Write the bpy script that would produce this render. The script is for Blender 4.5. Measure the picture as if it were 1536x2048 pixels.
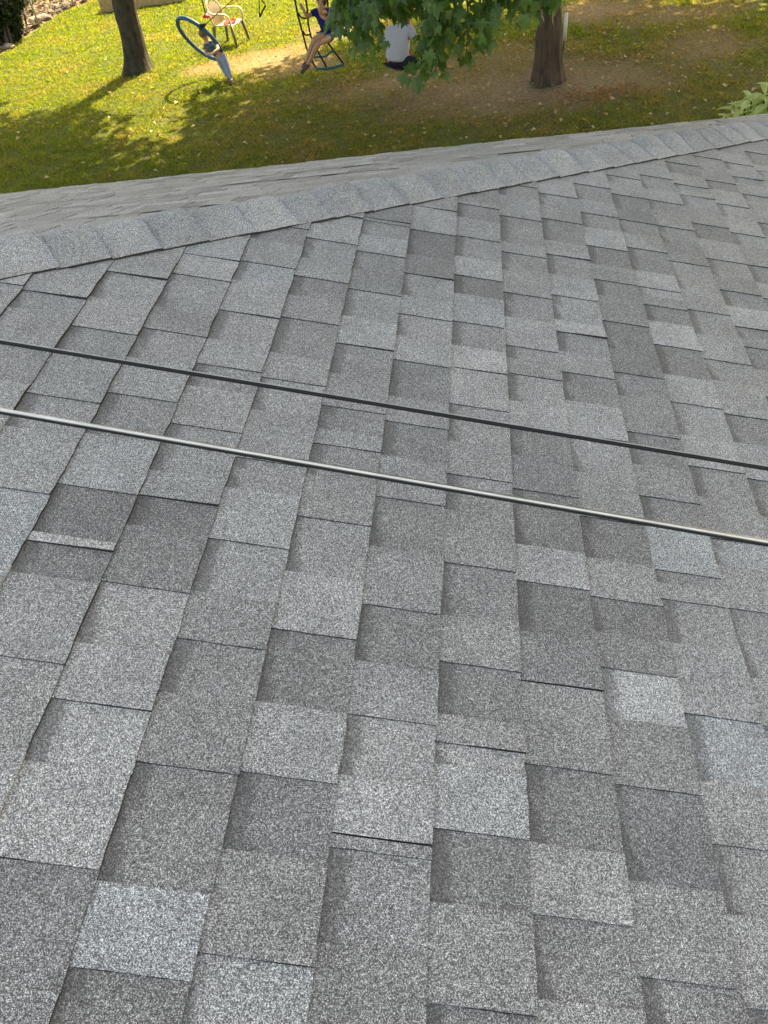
import bpy, bmesh, math, random
import numpy as np
from mathutils import Vector, Matrix, noise

rnd = random.Random(7)
nrs = np.random.RandomState(11)
PI = math.pi
scene = bpy.context.scene
for o in list(bpy.data.objects):
    bpy.data.objects.remove(o)
COL = scene.collection

# ------------------------------------------------------------------ camera, sky, sun, exposure
CAM_Z = 4.4
cam_d = bpy.data.cameras.new('camera')
cam_d.sensor_fit = 'VERTICAL'
cam_d.sensor_height = 24.0
cam_d.lens = 24.0 * 1540 / 2048
cam_d.clip_start = 0.05
cam_d.clip_end = 600
cam = bpy.data.objects.new('camera', cam_d)
COL.objects.link(cam)
right, down, fwd = Vector((0.987757, 0.08284, -0.132192)), Vector((-0.033307, -0.715842, -0.697468)), Vector((-0.152406, 0.693331, -0.704318))
cam.matrix_world = Matrix(((right.x, -down.x, -fwd.x, 0), (right.y, -down.y, -fwd.y, 0),
                           (right.z, -down.z, -fwd.z, CAM_Z), (0, 0, 0, 1)))
scene.camera = cam

SUN_EL, SUN_AZ = math.radians(50), math.radians(24)        # azimuth from +Y towards +X
world = bpy.data.worlds.new('World')
scene.world = world
world.use_nodes = True
wn = world.node_tree
wn.nodes.clear()
wo = wn.nodes.new('ShaderNodeOutputWorld')
wb = wn.nodes.new('ShaderNodeBackground')
ws = wn.nodes.new('ShaderNodeTexSky')
ws.sky_type = 'NISHITA'
ws.sun_disc = False
ws.sun_elevation = SUN_EL
ws.sun_rotation = SUN_AZ
ws.air_density = 1.0
ws.dust_density = 3.0
ws.ozone_density = 1.0
wb.inputs['Strength'].default_value = 0.15
wn.links.new(ws.outputs[0], wb.inputs['Color'])
wn.links.new(wb.outputs[0], wo.inputs['Surface'])

sun_d = bpy.data.lights.new('sun', 'SUN')
sun_d.energy = 4.6
sun_d.angle = math.radians(0.6)
sun_d.color = (1.0, 0.93, 0.80)
sun = bpy.data.objects.new('sun', sun_d)
COL.objects.link(sun)
to_sun = Vector((math.sin(SUN_AZ) * math.cos(SUN_EL), math.cos(SUN_AZ) * math.cos(SUN_EL), math.sin(SUN_EL)))
sun.rotation_euler = to_sun.to_track_quat('Z', 'Y').to_euler()

vs = scene.view_settings
vs.view_transform = 'Standard'
vs.look = 'None'
vs.gamma = 1.0
vs.use_curve_mapping = False
vs.exposure = 2.18
try:
    vs.use_white_balance = True
    vs.white_balance_temperature = 10200
    vs.white_balance_tint = 8
except Exception:
    pass
scene.render.engine = 'CYCLES'
scene.cycles.max_bounces = 6
scene.cycles.transparent_max_bounces = 6

# ------------------------------------------------------------------ helpers
def tag(o, label=None, cat=None, group=None, kind=None):
    if label: o['label'] = label
    if cat: o['category'] = cat
    if group: o['group'] = group
    if kind: o['kind'] = kind
    return o

def empty(name, loc=(0, 0, 0), rz=0.0, parent=None):
    o = bpy.data.objects.new(name, None)
    o.empty_display_size = 0.2
    COL.objects.link(o)
    o.location = loc
    o.rotation_euler = (0, 0, rz)
    if parent: o.parent = parent
    return o

def obj(name, me, mat=None, parent=None, loc=None):
    o = bpy.data.objects.new(name, me)
    COL.objects.link(o)
    if mat and not me.materials:
        me.materials.append(mat)
    if parent: o.parent = parent
    if loc is not None: o.location = loc
    return o

def mesh_np(name, verts, tris=None, polys=None, attrs=None, smooth=False, nper=3):
    me = bpy.data.meshes.new(name)
    verts = np.asarray(verts, np.float32)
    me.vertices.add(len(verts))
    me.vertices.foreach_set('co', verts.ravel())
    f = np.asarray(tris, np.int32).reshape(-1, nper)
    me.loops.add(f.size)
    me.loops.foreach_set('vertex_index', f.ravel())
    me.polygons.add(len(f))
    me.polygons.foreach_set('loop_start', np.arange(0, f.size, nper, dtype=np.int32))
    if smooth:
        me.polygons.foreach_set('use_smooth', np.ones(len(f), bool))
    for k, v in (attrs or {}).items():
        a = me.attributes.new(k, 'FLOAT_COLOR', 'POINT')
        a.data.foreach_set('color', np.asarray(v, np.float32).ravel())
    me.update(calc_edges=True)
    me.validate()
    return me

def mesh_py(name, verts, faces, smooth=False, attr=None):
    me = bpy.data.meshes.new(name)
    me.from_pydata([tuple(v) for v in verts], [], faces)
    if smooth:
        for p in me.polygons: p.use_smooth = True
    if attr:
        for k, v in attr.items():
            a = me.attributes.new(k, 'FLOAT_COLOR', 'POINT')
            for i, c in enumerate(v): a.data[i].color = c
    me.update()
    return me

class MB:
    """collects plain shapes into one mesh"""
    def __init__(s): s.v, s.f = [], []
    def add(s, v, f):
        n = len(s.v)
        s.v += [tuple(q) for q in v]
        s.f += [[i + n for i in q] for q in f]
    def tube(s, pts, r, seg=8, cap=True, flat=1.0):
        pts = [Vector(p) for p in pts]
        rr = r if isinstance(r, (list, tuple)) else [r] * len(pts)
        v, f = [], []
        up = None
        for i, p in enumerate(pts):
            t = (pts[min(i + 1, len(pts) - 1)] - pts[max(i - 1, 0)]).normalized()
            if up is None:
                up = Vector((0, 0, 1)) if abs(t.z) < 0.9 else Vector((0, 1, 0))
            s1 = t.cross(up).normalized()
            up = s1.cross(t).normalized()
            for k in range(seg):
                a = 2 * PI * k / seg
                v.append(p + s1 * math.cos(a) * rr[i] + up * math.sin(a) * rr[i] * flat)
        for i in range(len(pts) - 1):
            for k in range(seg):
                f.append([i * seg + k, i * seg + (k + 1) % seg, (i + 1) * seg + (k + 1) % seg, (i + 1) * seg + k])
        if cap:
            f.append(list(range(seg))[::-1])
            f.append([(len(pts) - 1) * seg + k for k in range(seg)])
        s.add(v, f)
    def box(s, c, size, rot=None, bev=0.0):
        bm = bmesh.new()
        bmesh.ops.create_cube(bm, size=1)
        bmesh.ops.scale(bm, vec=size, verts=bm.verts)
        if bev:
            bmesh.ops.bevel(bm, geom=bm.edges[:], offset=bev, segments=2, affect='EDGES')
        m = Matrix.Translation(Vector(c)) @ (rot.to_4x4() if rot is not None else Matrix())
        bmesh.ops.transform(bm, matrix=m, verts=bm.verts)
        bm.verts.index_update()
        s.add([v.co for v in bm.verts], [[v.index for v in f.verts] for f in bm.faces])
        bm.free()
    def build(s, name, mat, parent=None, smooth=False):
        return obj(name, mesh_py(name, s.v, s.f, smooth), mat, parent)

def smooth_path(pts, n=8):
    """Catmull-Rom through the points"""
    pts = [Vector(p) for p in pts]
    q = [2 * pts[0] - pts[1]] + pts + [2 * pts[-1] - pts[-2]]
    out = []
    for i in range(1, len(q) - 2):
        for k in range(n):
            t = k / n
            out.append(0.5 * ((2 * q[i]) + (q[i + 1] - q[i - 1]) * t + (2 * q[i - 1] - 5 * q[i] + 4 * q[i + 1] - q[i + 2]) * t * t
                              + (3 * q[i] - q[i - 1] - 3 * q[i + 1] + q[i + 2]) * t ** 3))
    out.append(pts[-1])
    return out

# ------------------------------------------------------------------ materials
def new_mat(name):
    m = bpy.data.materials.new(name)
    m.use_nodes = True
    nt = m.node_tree
    b = nt.nodes['Principled BSDF']
    return m, nt, b

def N(nt, t, **kw):
    n = nt.nodes.new(t)
    for k, v in kw.items():
        if k.startswith('i_'):
            key = k[2:]
            key = int(key) if key.isdigit() else key
            n.inputs[key].default_value = v
        else:
            setattr(n, k, v)
    return n

def ramp(nt, stops, fac):
    r = nt.nodes.new('ShaderNodeValToRGB')
    e = r.color_ramp.elements
    while len(e) < len(stops): e.new(0.5)
    for q, (p, c) in zip(e, stops):
        q.position = p
        q.color = (c[0], c[1], c[2], 1) if hasattr(c, '__len__') else (c, c, c, 1)
    nt.links.new(fac, r.inputs[0])
    return r

def math_n(nt, op, a, b=None):
    n = nt.nodes.new('ShaderNodeMath')
    n.operation = op
    for i, q in enumerate((a, b)):
        if q is None: continue
        if isinstance(q, (int, float)): n.inputs[i].default_value = q
        else: nt.links.new(q, n.inputs[i])
    return n.outputs[0]

def mix_c(nt, mode, fac, a, b):
    n = nt.nodes.new('ShaderNodeMix')
    n.data_type = 'RGBA'
    n.blend_type = mode
    for sock, q in ((n.inputs['Factor'], fac), (n.inputs[6], a), (n.inputs[7], b)):
        if isinstance(q, (int, float)): sock.default_value = q
        elif isinstance(q, tuple): sock.default_value = (*q, 1)
        else: nt.links.new(q, sock)
    return n.outputs[2]

def plain(name, col, rough=0.6, spec=0.4, noise_amt=0.15, scale=40, metal=0.0, bump=0.0):
    m, nt, b = new_mat(name)
    tc = N(nt, 'ShaderNodeTexCoord')
    nz = N(nt, 'ShaderNodeTexNoise', i_Scale=scale, i_Detail=4.0)
    nt.links.new(tc.outputs['Object'], nz.inputs['Vector'])
    lo = tuple(c * (1 - noise_amt) for c in col)
    hi = tuple(min(1, c * (1 + noise_amt)) for c in col)
    r = ramp(nt, [(0.3, lo), (0.7, hi)], nz.outputs[0])
    nt.links.new(r.outputs[0], b.inputs['Base Color'])
    b.inputs['Roughness'].default_value = rough
    b.inputs['Specular IOR Level'].default_value = spec
    b.inputs['Metallic'].default_value = metal
    if bump:
        bp = N(nt, 'ShaderNodeBump', i_Strength=bump, i_Distance=0.01)
        nt.links.new(nz.outputs[0], bp.inputs['Height'])
        nt.links.new(bp.outputs[0], b.inputs['Normal'])
    return m

def granule_mat():
    """ceramic granules of asphalt shingles; attribute cell = blend tone, blue share, distance below the course above, base layer flag"""
    m, nt, b = new_mat('asphalt_granules')
    L = nt.links
    geo = N(nt, 'ShaderNodeNewGeometry')
    at = N(nt, 'ShaderNodeAttribute', attribute_name='cell')
    sep = N(nt, 'ShaderNodeSeparateColor')
    L.new(at.outputs['Color'], sep.inputs[0])
    tone, blue, dist = sep.outputs[0], sep.outputs[1], sep.outputs[2]
    rec = at.outputs['Alpha']
    vo = N(nt, 'ShaderNodeTexVoronoi', i_Scale=1200.0, i_Randomness=1.0)
    L.new(geo.outputs['Position'], vo.inputs['Vector'])
    sv = N(nt, 'ShaderNodeSeparateColor')
    L.new(vo.outputs['Color'], sv.inputs[0])
    big = N(nt, 'ShaderNodeTexNoise', i_Scale=8.0, i_Detail=5.0, i_Roughness=0.6)
    L.new(geo.outputs['Position'], big.inputs['Vector'])
    mid = N(nt, 'ShaderNodeTexNoise', i_Scale=230.0, i_Detail=3.0)
    L.new(geo.outputs['Position'], mid.inputs['Vector'])
    # share of light granules follows the blend tone
    sh = math_n(nt, 'ADD', sv.outputs[0], math_n(nt, 'MULTIPLY', math_n(nt, 'SUBTRACT', mid.outputs[0], 0.5), 0.5))
    sh = math_n(nt, 'ADD', sh, math_n(nt, 'MULTIPLY', math_n(nt, 'SUBTRACT', tone, 1.0), 0.45))
    g = ramp(nt, [(0.0, (0.038, 0.038, 0.039)), (0.40, (0.105, 0.105, 0.106)), (0.66, (0.24, 0.24, 0.24)),
                  (0.82, (0.56, 0.565, 0.56)), (1.0, (0.95, 0.955, 0.94))], sh)
    # blue-grey granules mixed into some blends
    tint = mix_c(nt, 'MULTIPLY', math_n(nt, 'MULTIPLY', blue, 1.0), g.outputs[0], (0.93, 1.0, 1.05))
    tone2 = math_n(nt, 'ADD', 0.55, math_n(nt, 'MULTIPLY', tone, 0.45))
    mott = math_n(nt, 'ADD', 0.62, math_n(nt, 'MULTIPLY', big.outputs[0], 0.72))
    # dark printed band at the head of the exposed base layer
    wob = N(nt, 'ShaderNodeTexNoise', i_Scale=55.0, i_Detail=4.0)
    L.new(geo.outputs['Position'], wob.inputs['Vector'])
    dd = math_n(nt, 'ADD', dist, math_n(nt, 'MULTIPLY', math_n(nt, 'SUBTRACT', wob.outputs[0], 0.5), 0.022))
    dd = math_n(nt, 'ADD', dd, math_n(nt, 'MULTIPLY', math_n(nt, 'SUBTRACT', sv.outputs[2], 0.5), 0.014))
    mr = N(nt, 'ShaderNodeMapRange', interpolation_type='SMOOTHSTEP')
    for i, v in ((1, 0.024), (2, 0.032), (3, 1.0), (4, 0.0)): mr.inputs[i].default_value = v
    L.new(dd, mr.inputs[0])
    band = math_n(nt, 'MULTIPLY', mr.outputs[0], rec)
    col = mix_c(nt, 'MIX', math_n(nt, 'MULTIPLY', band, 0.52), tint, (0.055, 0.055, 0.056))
    k = math_n(nt, 'MULTIPLY', tone2, mott)
    cc = N(nt, 'ShaderNodeCombineColor')
    for i in range(3): L.new(k, cc.inputs[i])
    col = mix_c(nt, 'MULTIPLY', 1.0, col, cc.outputs[0])
    L.new(col, b.inputs['Base Color'])
    b.inputs['Roughness'].default_value = 0.72
    b.inputs['Sheen Weight'].default_value = 0.14
    b.inputs['Sheen Roughness'].default_value = 0.4
    b.inputs['Specular IOR Level'].default_value = 0.5
    bp = N(nt, 'ShaderNodeBump', i_Strength=0.55, i_Distance=0.0016)
    L.new(sv.outputs[1], bp.inputs['Height'])
    L.new(bp.outputs[0], b.inputs['Normal'])
    return m

def leaf_mat(name, c1, c2, trans, rough=0.5, tr=0.5):
    m, nt, b = new_mat(name)
    L = nt.links
    oi = N(nt, 'ShaderNodeObjectInfo')
    geo = N(nt, 'ShaderNodeNewGeometry')
    nz = N(nt, 'ShaderNodeTexNoise', i_Scale=3.0, i_Detail=3.0)
    L.new(geo.outputs['Position'], nz.inputs['Vector'])
    f = math_n(nt, 'ADD', math_n(nt, 'MULTIPLY', oi.outputs['Random'], 0.5), math_n(nt, 'MULTIPLY', geo.outputs['Random Per Island'], 0.5))
    f = math_n(nt, 'ADD', math_n(nt, 'MULTIPLY', f, 0.6), math_n(nt, 'MULTIPLY', nz.outputs[0], 0.4))
    r = ramp(nt, [(0.2, c1), (0.75, c2)], f)
    L.new(r.outputs[0], b.inputs['Base Color'])
    b.inputs['Roughness'].default_value = rough
    b.inputs['Specular IOR Level'].default_value = 0.4
    t = N(nt, 'ShaderNodeBsdfTranslucent')
    tcol = mix_c(nt, 'MULTIPLY', 1.0, r.outputs[0], trans)
    L.new(tcol, t.inputs['Color'])
    mx = N(nt, 'ShaderNodeMixShader', i_0=tr)
    L.new(b.outputs[0], mx.inputs[1])
    L.new(t.outputs[0], mx.inputs[2])
    L.new(mx.outputs[0], nt.nodes['Material Output'].inputs['Surface'])
    return m

def bark_mat(name, dark, light, stretch, scale):
    m, nt, b = new_mat(name)
    L = nt.links
    tc = N(nt, 'ShaderNodeTexCoord')
    mp = N(nt, 'ShaderNodeMapping')
    mp.inputs['Scale'].default_value = (1, 1, stretch)
    L.new(tc.outputs['Object'], mp.inputs[0])
    nz = N(nt, 'ShaderNodeTexNoise', i_Scale=scale, i_Detail=7.0, i_Roughness=0.65)
    L.new(mp.outputs[0], nz.inputs['Vector'])
    n2 = N(nt, 'ShaderNodeTexNoise', i_Scale=4.0, i_Detail=4.0)
    L.new(tc.outputs['Object'], n2.inputs['Vector'])
    f = math_n(nt, 'ADD', math_n(nt, 'MULTIPLY', nz.outputs[0], 0.65), math_n(nt, 'MULTIPLY', n2.outputs[0], 0.35))
    r = ramp(nt, [(0.36, dark), (0.50, tuple((a + c) / 2 for a, c in zip(dark, light))), (0.64, light)], f)
    L.new(r.outputs[0], b.inputs['Base Color'])
    b.inputs['Roughness'].default_value = 0.9
    bp = N(nt, 'ShaderNodeBump', i_Strength=0.8, i_Distance=0.02)
    L.new(nz.outputs[0], bp.inputs['Height'])
    L.new(bp.outputs[0], b.inputs['Normal'])
    return m

GRAN = granule_mat()
M_deck = plain('roof_felt', (0.03, 0.03, 0.03), 0.9)
M_asphalt_edge = plain('asphalt_edge', (0.035, 0.033, 0.034), 0.85, 0.2)
M_wall = plain('cream_siding', (0.55, 0.52, 0.46), 0.6)
M_trim = plain('white_trim', (0.75, 0.74, 0.71), 0.5)
M_black = plain('black_sheath', (0.010, 0.010, 0.011), 0.42, 0.3, 0.2)
M_alu = plain('aluminium_wire', (0.64, 0.63, 0.60), 0.34, 0.5, 0.12, 25, metal=1.0)
M_wood = plain('weathered_boards', (0.46, 0.31, 0.16), 0.75, 0.3, 0.25, 18)
M_soil = plain('garden_soil', (0.10, 0.07, 0.045), 0.95, 0.1, 0.4, 12, bump=0.5)
M_cream = plain('cream_plastic', (0.50, 0.42, 0.30), 0.45, 0.4, 0.08)
M_shadedleg = plain('shaded_leg_plastic', (0.15, 0.11, 0.065), 0.5, 0.4, 0.15)  # chair plastic darkened, shade of the backlit legs put into the colour
M_red = plain('red_cloth', (0.42, 0.04, 0.04), 0.8, 0.2, 0.3)
M_redplastic = plain('red_plastic', (0.55, 0.03, 0.03), 0.4)
M_bluefoam = plain('blue_foam', (0.012, 0.075, 0.14), 0.55, 0.3, 0.25, 14)
M_cord = plain('tan_cord', (0.38, 0.27, 0.14), 0.8, 0.2)
M_rope = plain('dark_rope', (0.018, 0.022, 0.020), 0.8, 0.2)
M_teal = plain('teal_rung', (0.03, 0.10, 0.11), 0.5, 0.4)
M_greenstrap = plain('green_strap', (0.010, 0.060, 0.040), 0.7, 0.2)
M_whitecord = plain('pale_cord', (0.5, 0.55, 0.62), 0.7)
M_skin = plain('skin', (0.42, 0.23, 0.14), 0.55, 0.35, 0.1, 30)
M_skin2 = plain('skin_light', (0.47, 0.27, 0.19), 0.55, 0.35, 0.1, 30)
M_hair = plain('brown_hair', (0.07, 0.045, 0.025), 0.6, 0.3, 0.4, 60)
M_hair2 = plain('dark_blond_hair', (0.14, 0.10, 0.05), 0.6, 0.3, 0.4, 60)
M_navy = plain('royal_blue_shirt', (0.006, 0.014, 0.10), 0.8, 0.2, 0.3, 25)
M_stripe = plain('grey_print', (0.22, 0.25, 0.28), 0.8, 0.2)
M_denim = plain('denim', (0.075, 0.13, 0.20), 0.85, 0.2, 0.3, 40)
M_jeans = plain('faded_jeans', (0.22, 0.27, 0.36), 0.85, 0.2, 0.25, 30)
M_tshirt = plain('teal_print_shirt', (0.05, 0.10, 0.12), 0.8, 0.2, 0.9, 26)
M_hoodie = plain('pale_grey_fleece', (0.36, 0.37, 0.41), 0.9, 0.15, 0.06, 30)
M_pants = plain('black_trousers', (0.015, 0.016, 0.022), 0.85, 0.2)
M_shoe = plain('brown_shoe', (0.085, 0.055, 0.045), 0.7, 0.3)
M_shoew = plain('white_shoe', (0.78, 0.77, 0.74), 0.6, 0.3)
M_seat = plain('black_rubber', (0.02, 0.02, 0.022), 0.6)
M_eye = plain('eye_dark', (0.02, 0.015, 0.012), 0.3)
M_steel = plain('galvanised_steel', (0.42, 0.43, 0.42), 0.45, 0.5, 0.15, metal=0.8)
M_wire = plain('dull_wire', (0.10, 0.10, 0.095), 0.6, 0.2)
M_stake = plain('pale_plastic', (0.62, 0.61, 0.57), 0.5)
M_stone = plain('pale_stone', (0.15, 0.13, 0.105), 0.9, 0.2, 0.3, 9, bump=0.4)
M_log = plain('dead_wood', (0.40, 0.34, 0.27), 0.9, 0.2, 0.35, 9)
M_bark1 = bark_mat('grey_bark', (0.010, 0.009, 0.006), (0.062, 0.052, 0.034), 0.6, 11)
M_bark2 = bark_mat('brown_ridged_bark', (0.022, 0.014, 0.009), (0.125, 0.082, 0.052), 0.10, 26)
M_twig = plain('twig_bark', (0.05, 0.04, 0.028), 0.85)
M_maple = leaf_mat('maple_leaf', (0.026, 0.066, 0.020), (0.090, 0.17, 0.05), (1.7, 2.0, 0.6), 0.42, 0.40)
M_crown = leaf_mat('crown_leaf', (0.03, 0.07, 0.015), (0.06, 0.12, 0.03), (1.2, 1.6, 0.5), 0.5, 0.30)
M_rhodo = leaf_mat('pale_green_leaf', (0.36, 0.44, 0.18), (0.60, 0.66, 0.36), (1.3, 1.5, 0.7), 0.4, 0.35)
M_ever = leaf_mat('evergreen_leaf', (0.012, 0.022, 0.008), (0.03, 0.05, 0.016), (1.2, 1.5, 0.6), 0.6, 0.2)

# ------------------------------------------------------------------ roof frame
PITCH = math.radians(17.0)
H_CAM = 1.10
DA = Vector((0, 1, 0))                                        # along the courses
DB = Vector((math.cos(PITCH), 0, -math.sin(PITCH)))           # down the slope
NN = Vector((math.sin(PITCH), 0, math.cos(PITCH)))            # out of the near slope
RO = Vector((0, 0, CAM_Z)) - NN * H_CAM
def roof(a, b, z=0.0): return RO + DA * a + DB * b + NN * z

# hip line, lying in the near slope
HA, HB = Vector((-1.1694, 1.5935, 3.6073)), Vector((1.2597, 3.8176, 2.8646))
HD = (HB - HA).normalized()
HP = NN.cross(HD); HP *= (1 if HP.y > 0 else -1)
H0 = HA + HP * 0.145                                          # a point of the hip itself
NF = HD.cross(Vector((1, 0, 0))).normalized(); NF *= (1 if NF.z > 0 else -1)   # out of the far slope
FP = NF.cross(HD); FP *= (1 if FP.y > 0 else -1)              # in the far slope, square to the hip
FS = Vector((0, NF.z, -NF.y)).normalized()                    # down the far slope
EAVE_Y = 5.27
t = (EAVE_Y - H0.y) / HD.y
CORNER = H0 + HD * t
EAVE_Z = CORNER.z
RIDGE_X = -4.2
t = (RIDGE_X - H0.x) / HD.x
APEX = H0 + HD * t
WEST = 2 * RIDGE_X - CORNER.x
BACK_Y = -3.2
def hip_ab(p):
    q = p - RO
    return q.dot(DA), q.dot(DB)

house = tag(empty('house', (RIDGE_X, 1.0, 0)), 'house with a grey asphalt shingle hip roof filling the foreground', 'house')
def on_house(name, me, mat, kind=None, label=None, parent=house):
    """mesh given in world coordinates, parented to the house"""
    o = obj(name, me, mat, parent)
    o.matrix_parent_inverse = Matrix()
    base = Vector((0, 0, 0))
    p = parent
    while p: base += p.location; p = p.parent
    o.location = -base
    if kind: o['kind'] = kind
    if label: o['label'] = label
    return o

def slab(pts, down=0.022, thick=0.05):
    top = [Vector(p) - Vector((0, 0, down)) for p in pts]
    bot = [p - Vector((0, 0, thick)) for p in top]
    n = len(pts)
    return top + bot, [list(range(n)), list(range(2 * n - 1, n - 1, -1))] + [[i, i + n, (i + 1) % n + n, (i + 1) % n] for i in range(n)]

zr = APEX.z
near = on_house('roof_slope', mesh_py('roof_slope', *slab([APEX, (RIDGE_X, BACK_Y, zr), (CORNER.x, BACK_Y, EAVE_Z), CORNER])), M_deck, label='near roof slope with long courses running away')
far = on_house('roof_slope', mesh_py('roof_slope', *slab([APEX, CORNER, (WEST, EAVE_Y, EAVE_Z)])), M_deck, label='low far roof slope behind the hip')
on_house('roof_slope', mesh_py('roof_slope', *slab([APEX, (WEST, EAVE_Y, EAVE_Z), (WEST, BACK_Y, EAVE_Z), (RIDGE_X, BACK_Y, zr)])), M_deck)

# ------------------------------------------------------------------ near slope shingles
ROWB = {-7: -0.8282, -6: -0.675, -5: -0.5233, -4: -0.3734, -3: -0.2229, -2: -0.075, -1: 0.07, 0: 0.214, 1: 0.3572, 2: 0.5008, 3: 0.6436, 4: 0.7828, 5: 0.9225, 6: 1.0616, 7: 1.2066, 8: 1.3404, 9: 1.4812, 10: 1.6415, 11: 1.7842}
ROWS = {
    -7: [(1.58, 'S'), (1.502, 'L'), (1.365, 'D'), (1.241, 'L')],
    -6: [(1.727, 'S'), (1.604, 'L'), (1.477, 'D'), (1.369, 'L'), (1.223, 'D'), (1.115, 'L'), (0.953, 'D')],
    -5: [(1.879, 'J'), (1.775, 'D'), (1.613, 'L'), (1.519, 'D'), (1.4, 'L'), (1.269, 'D'), (1.134, 'L'), (0.988, 'D'), (0.866, 'L'), (0.845, 'S'), (0.774, 'L'), (0.615, 'D')],
    -4: [(1.9, 'D'), (1.799, 'L'), (1.651, 'D'), (1.525, 'L'), (1.424, 'D'), (1.34, 'L'), (1.209, 'D'), (1.065, 'L'), (0.995, 'S'), (0.919, 'L'), (0.785, 'D'), (0.66, 'L'), (0.56, 'D'), (0.46, 'L'), (0.33, 'D'), (0.191, 'L')],
    -3: [(2.096, 'D'), (1.978, 'L'), (1.878, 'D'), (1.78, 'L'), (1.671, 'D'), (1.515, 'L'), (1.416, 'D'), (1.297, 'L'), (1.143, 'D'), (1.054, 'L'), (0.919, 'D'), (0.796, 'L'), (0.698, 'D'), (0.598, 'L'), (0.483, 'D'), (0.319, 'L'), (0.22, 'D')],
    -2: [(2.289, 'J'), (2.271, 'D'), (2.18, 'L'), (2.077, 'D'), (1.972, 'L'), (1.864, 'D'), (1.727, 'L'), (1.604, 'D'), (1.48, 'L'), (1.356, 'D'), (1.276, 'L'), (1.227, 'D'), (1.13, 'L'), (1.011, 'D'), (0.873, 'L'), (0.746, 'D'), (0.607, 'L'), (0.492, 'D'), (0.381, 'L'), (0.253, 'D')],
    -1: [(2.435, 'J'), (2.273, 'D'), (2.114, 'L'), (2.003, 'D'), (1.884, 'L'), (1.789, 'D'), (1.687, 'L'), (1.579, 'D'), (1.433, 'L'), (1.342, 'D'), (1.226, 'L'), (1.101, 'D'), (0.967, 'L'), (0.829, 'D'), (0.71, 'L'), (0.611, 'D'), (0.51, 'L'), (0.422, 'J'), (0.404, 'D'), (0.284, 'L')],
    0: [(2.29, 'D'), (2.16, 'L'), (2.049, 'D'), (1.946, 'L'), (1.804, 'D'), (1.689, 'L'), (1.591, 'J'), (1.447, 'D'), (1.314, 'L'), (1.206, 'D'), (1.097, 'L'), (0.958, 'D'), (0.833, 'L'), (0.736, 'D'), (0.637, 'L'), (0.587, 'S'), (0.551, 'L'), (0.452, 'D'), (0.352, 'L'), (0.233, 'D')],
    1: [(2.493, 'D'), (2.312, 'L'), (2.244, 'D'), (2.13, 'L'), (2.004, 'D'), (1.876, 'L'), (1.736, 'D'), (1.679, 'L'), (1.613, 'D'), (1.501, 'L'), (1.399, 'D'), (1.307, 'L'), (1.196, 'D'), (1.038, 'L'), (0.944, 'D'), (0.827, 'L'), (0.723, 'J'), (0.574, 'D'), (0.452, 'L'), (0.355, 'D'), (0.255, 'L')],
    2: [(2.733, 'D'), (2.64, 'L'), (2.534, 'D'), (2.379, 'L'), (2.286, 'D'), (2.161, 'L'), (2.042, 'D'), (1.91, 'L'), (1.85, 'S'), (1.754, 'L'), (1.663, 'D'), (1.543, 'L'), (1.416, 'D'), (1.286, 'L'), (1.149, 'D'), (1.034, 'L'), (0.936, 'D'), (0.853, 'G'), (0.778, 'D'), (0.68, 'L'), (0.563, 'D'), (0.419, 'L'), (0.296, 'D')],
    3: [(2.879, 'D'), (2.747, 'L'), (2.642, 'D'), (2.532, 'L'), (2.402, 'D'), (2.281, 'L'), (2.185, 'D'), (2.094, 'L'), (1.953, 'D'), (1.815, 'L'), (1.707, 'D'), (1.605, 'L'), (1.465, 'D'), (1.348, 'L'), (1.245, 'D'), (1.157, 'L'), (1.034, 'D'), (1.001, 'L'), (0.96, 'D'), (0.857, 'L'), (0.712, 'D'), (0.593, 'L'), (0.491, 'D'), (0.392, 'L'), (0.277, 'D')],
    4: [(3.022, 'D'), (2.956, 'L'), (2.855, 'D'), (2.734, 'L'), (2.649, 'D'), (2.551, 'L'), (2.445, 'D'), (2.294, 'L'), (2.194, 'D'), (2.145, 'L'), (2.091, 'D'), (2.002, 'L'), (1.88, 'D'), (1.74, 'L'), (1.621, 'D'), (1.491, 'L'), (1.379, 'D'), (1.277, 'L'), (1.152, 'D'), (1.076, 'L'), (0.966, 'D'), (0.809, 'L'), (0.712, 'D')],
    5: [(3.091, 'D'), (2.966, 'L'), (2.868, 'D'), (2.786, 'L'), (2.661, 'D'), (2.533, 'L'), (2.408, 'D'), (2.229, 'L'), (2.112, 'D'), (1.979, 'L'), (1.855, 'D'), (1.756, 'L'), (1.612, 'D'), (1.5, 'L'), (1.371, 'D'), (1.249, 'L')],
    6: [(3.289, 'D'), (3.18, 'L'), (3.075, 'D'), (3.024, 'L'), (2.978, 'D'), (2.881, 'L'), (2.741, 'D'), (2.622, 'L'), (2.481, 'D'), (2.368, 'L'), (2.277, 'D'), (2.181, 'L'), (2.066, 'D'), (2.005, 'L'), (1.96, 'D'), (1.85, 'L'), (1.724, 'D')],
    7: [(3.422, 'D'), (3.274, 'L'), (3.178, 'D'), (3.096, 'L'), (2.963, 'D'), (2.852, 'L'), (2.727, 'D'), (2.633, 'L'), (2.492, 'D'), (2.375, 'L'), (2.276, 'D')],
    8: [(3.423, 'D'), (3.349, 'L'), (3.278, 'S'), (3.213, 'L'), (3.111, 'D'), (2.982, 'L'), (2.861, 'D'), (2.756, 'L')],
    9: [(3.61, 'D'), (3.471, 'L'), (3.406, 'D'), (3.293, 'L')],
}
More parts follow.
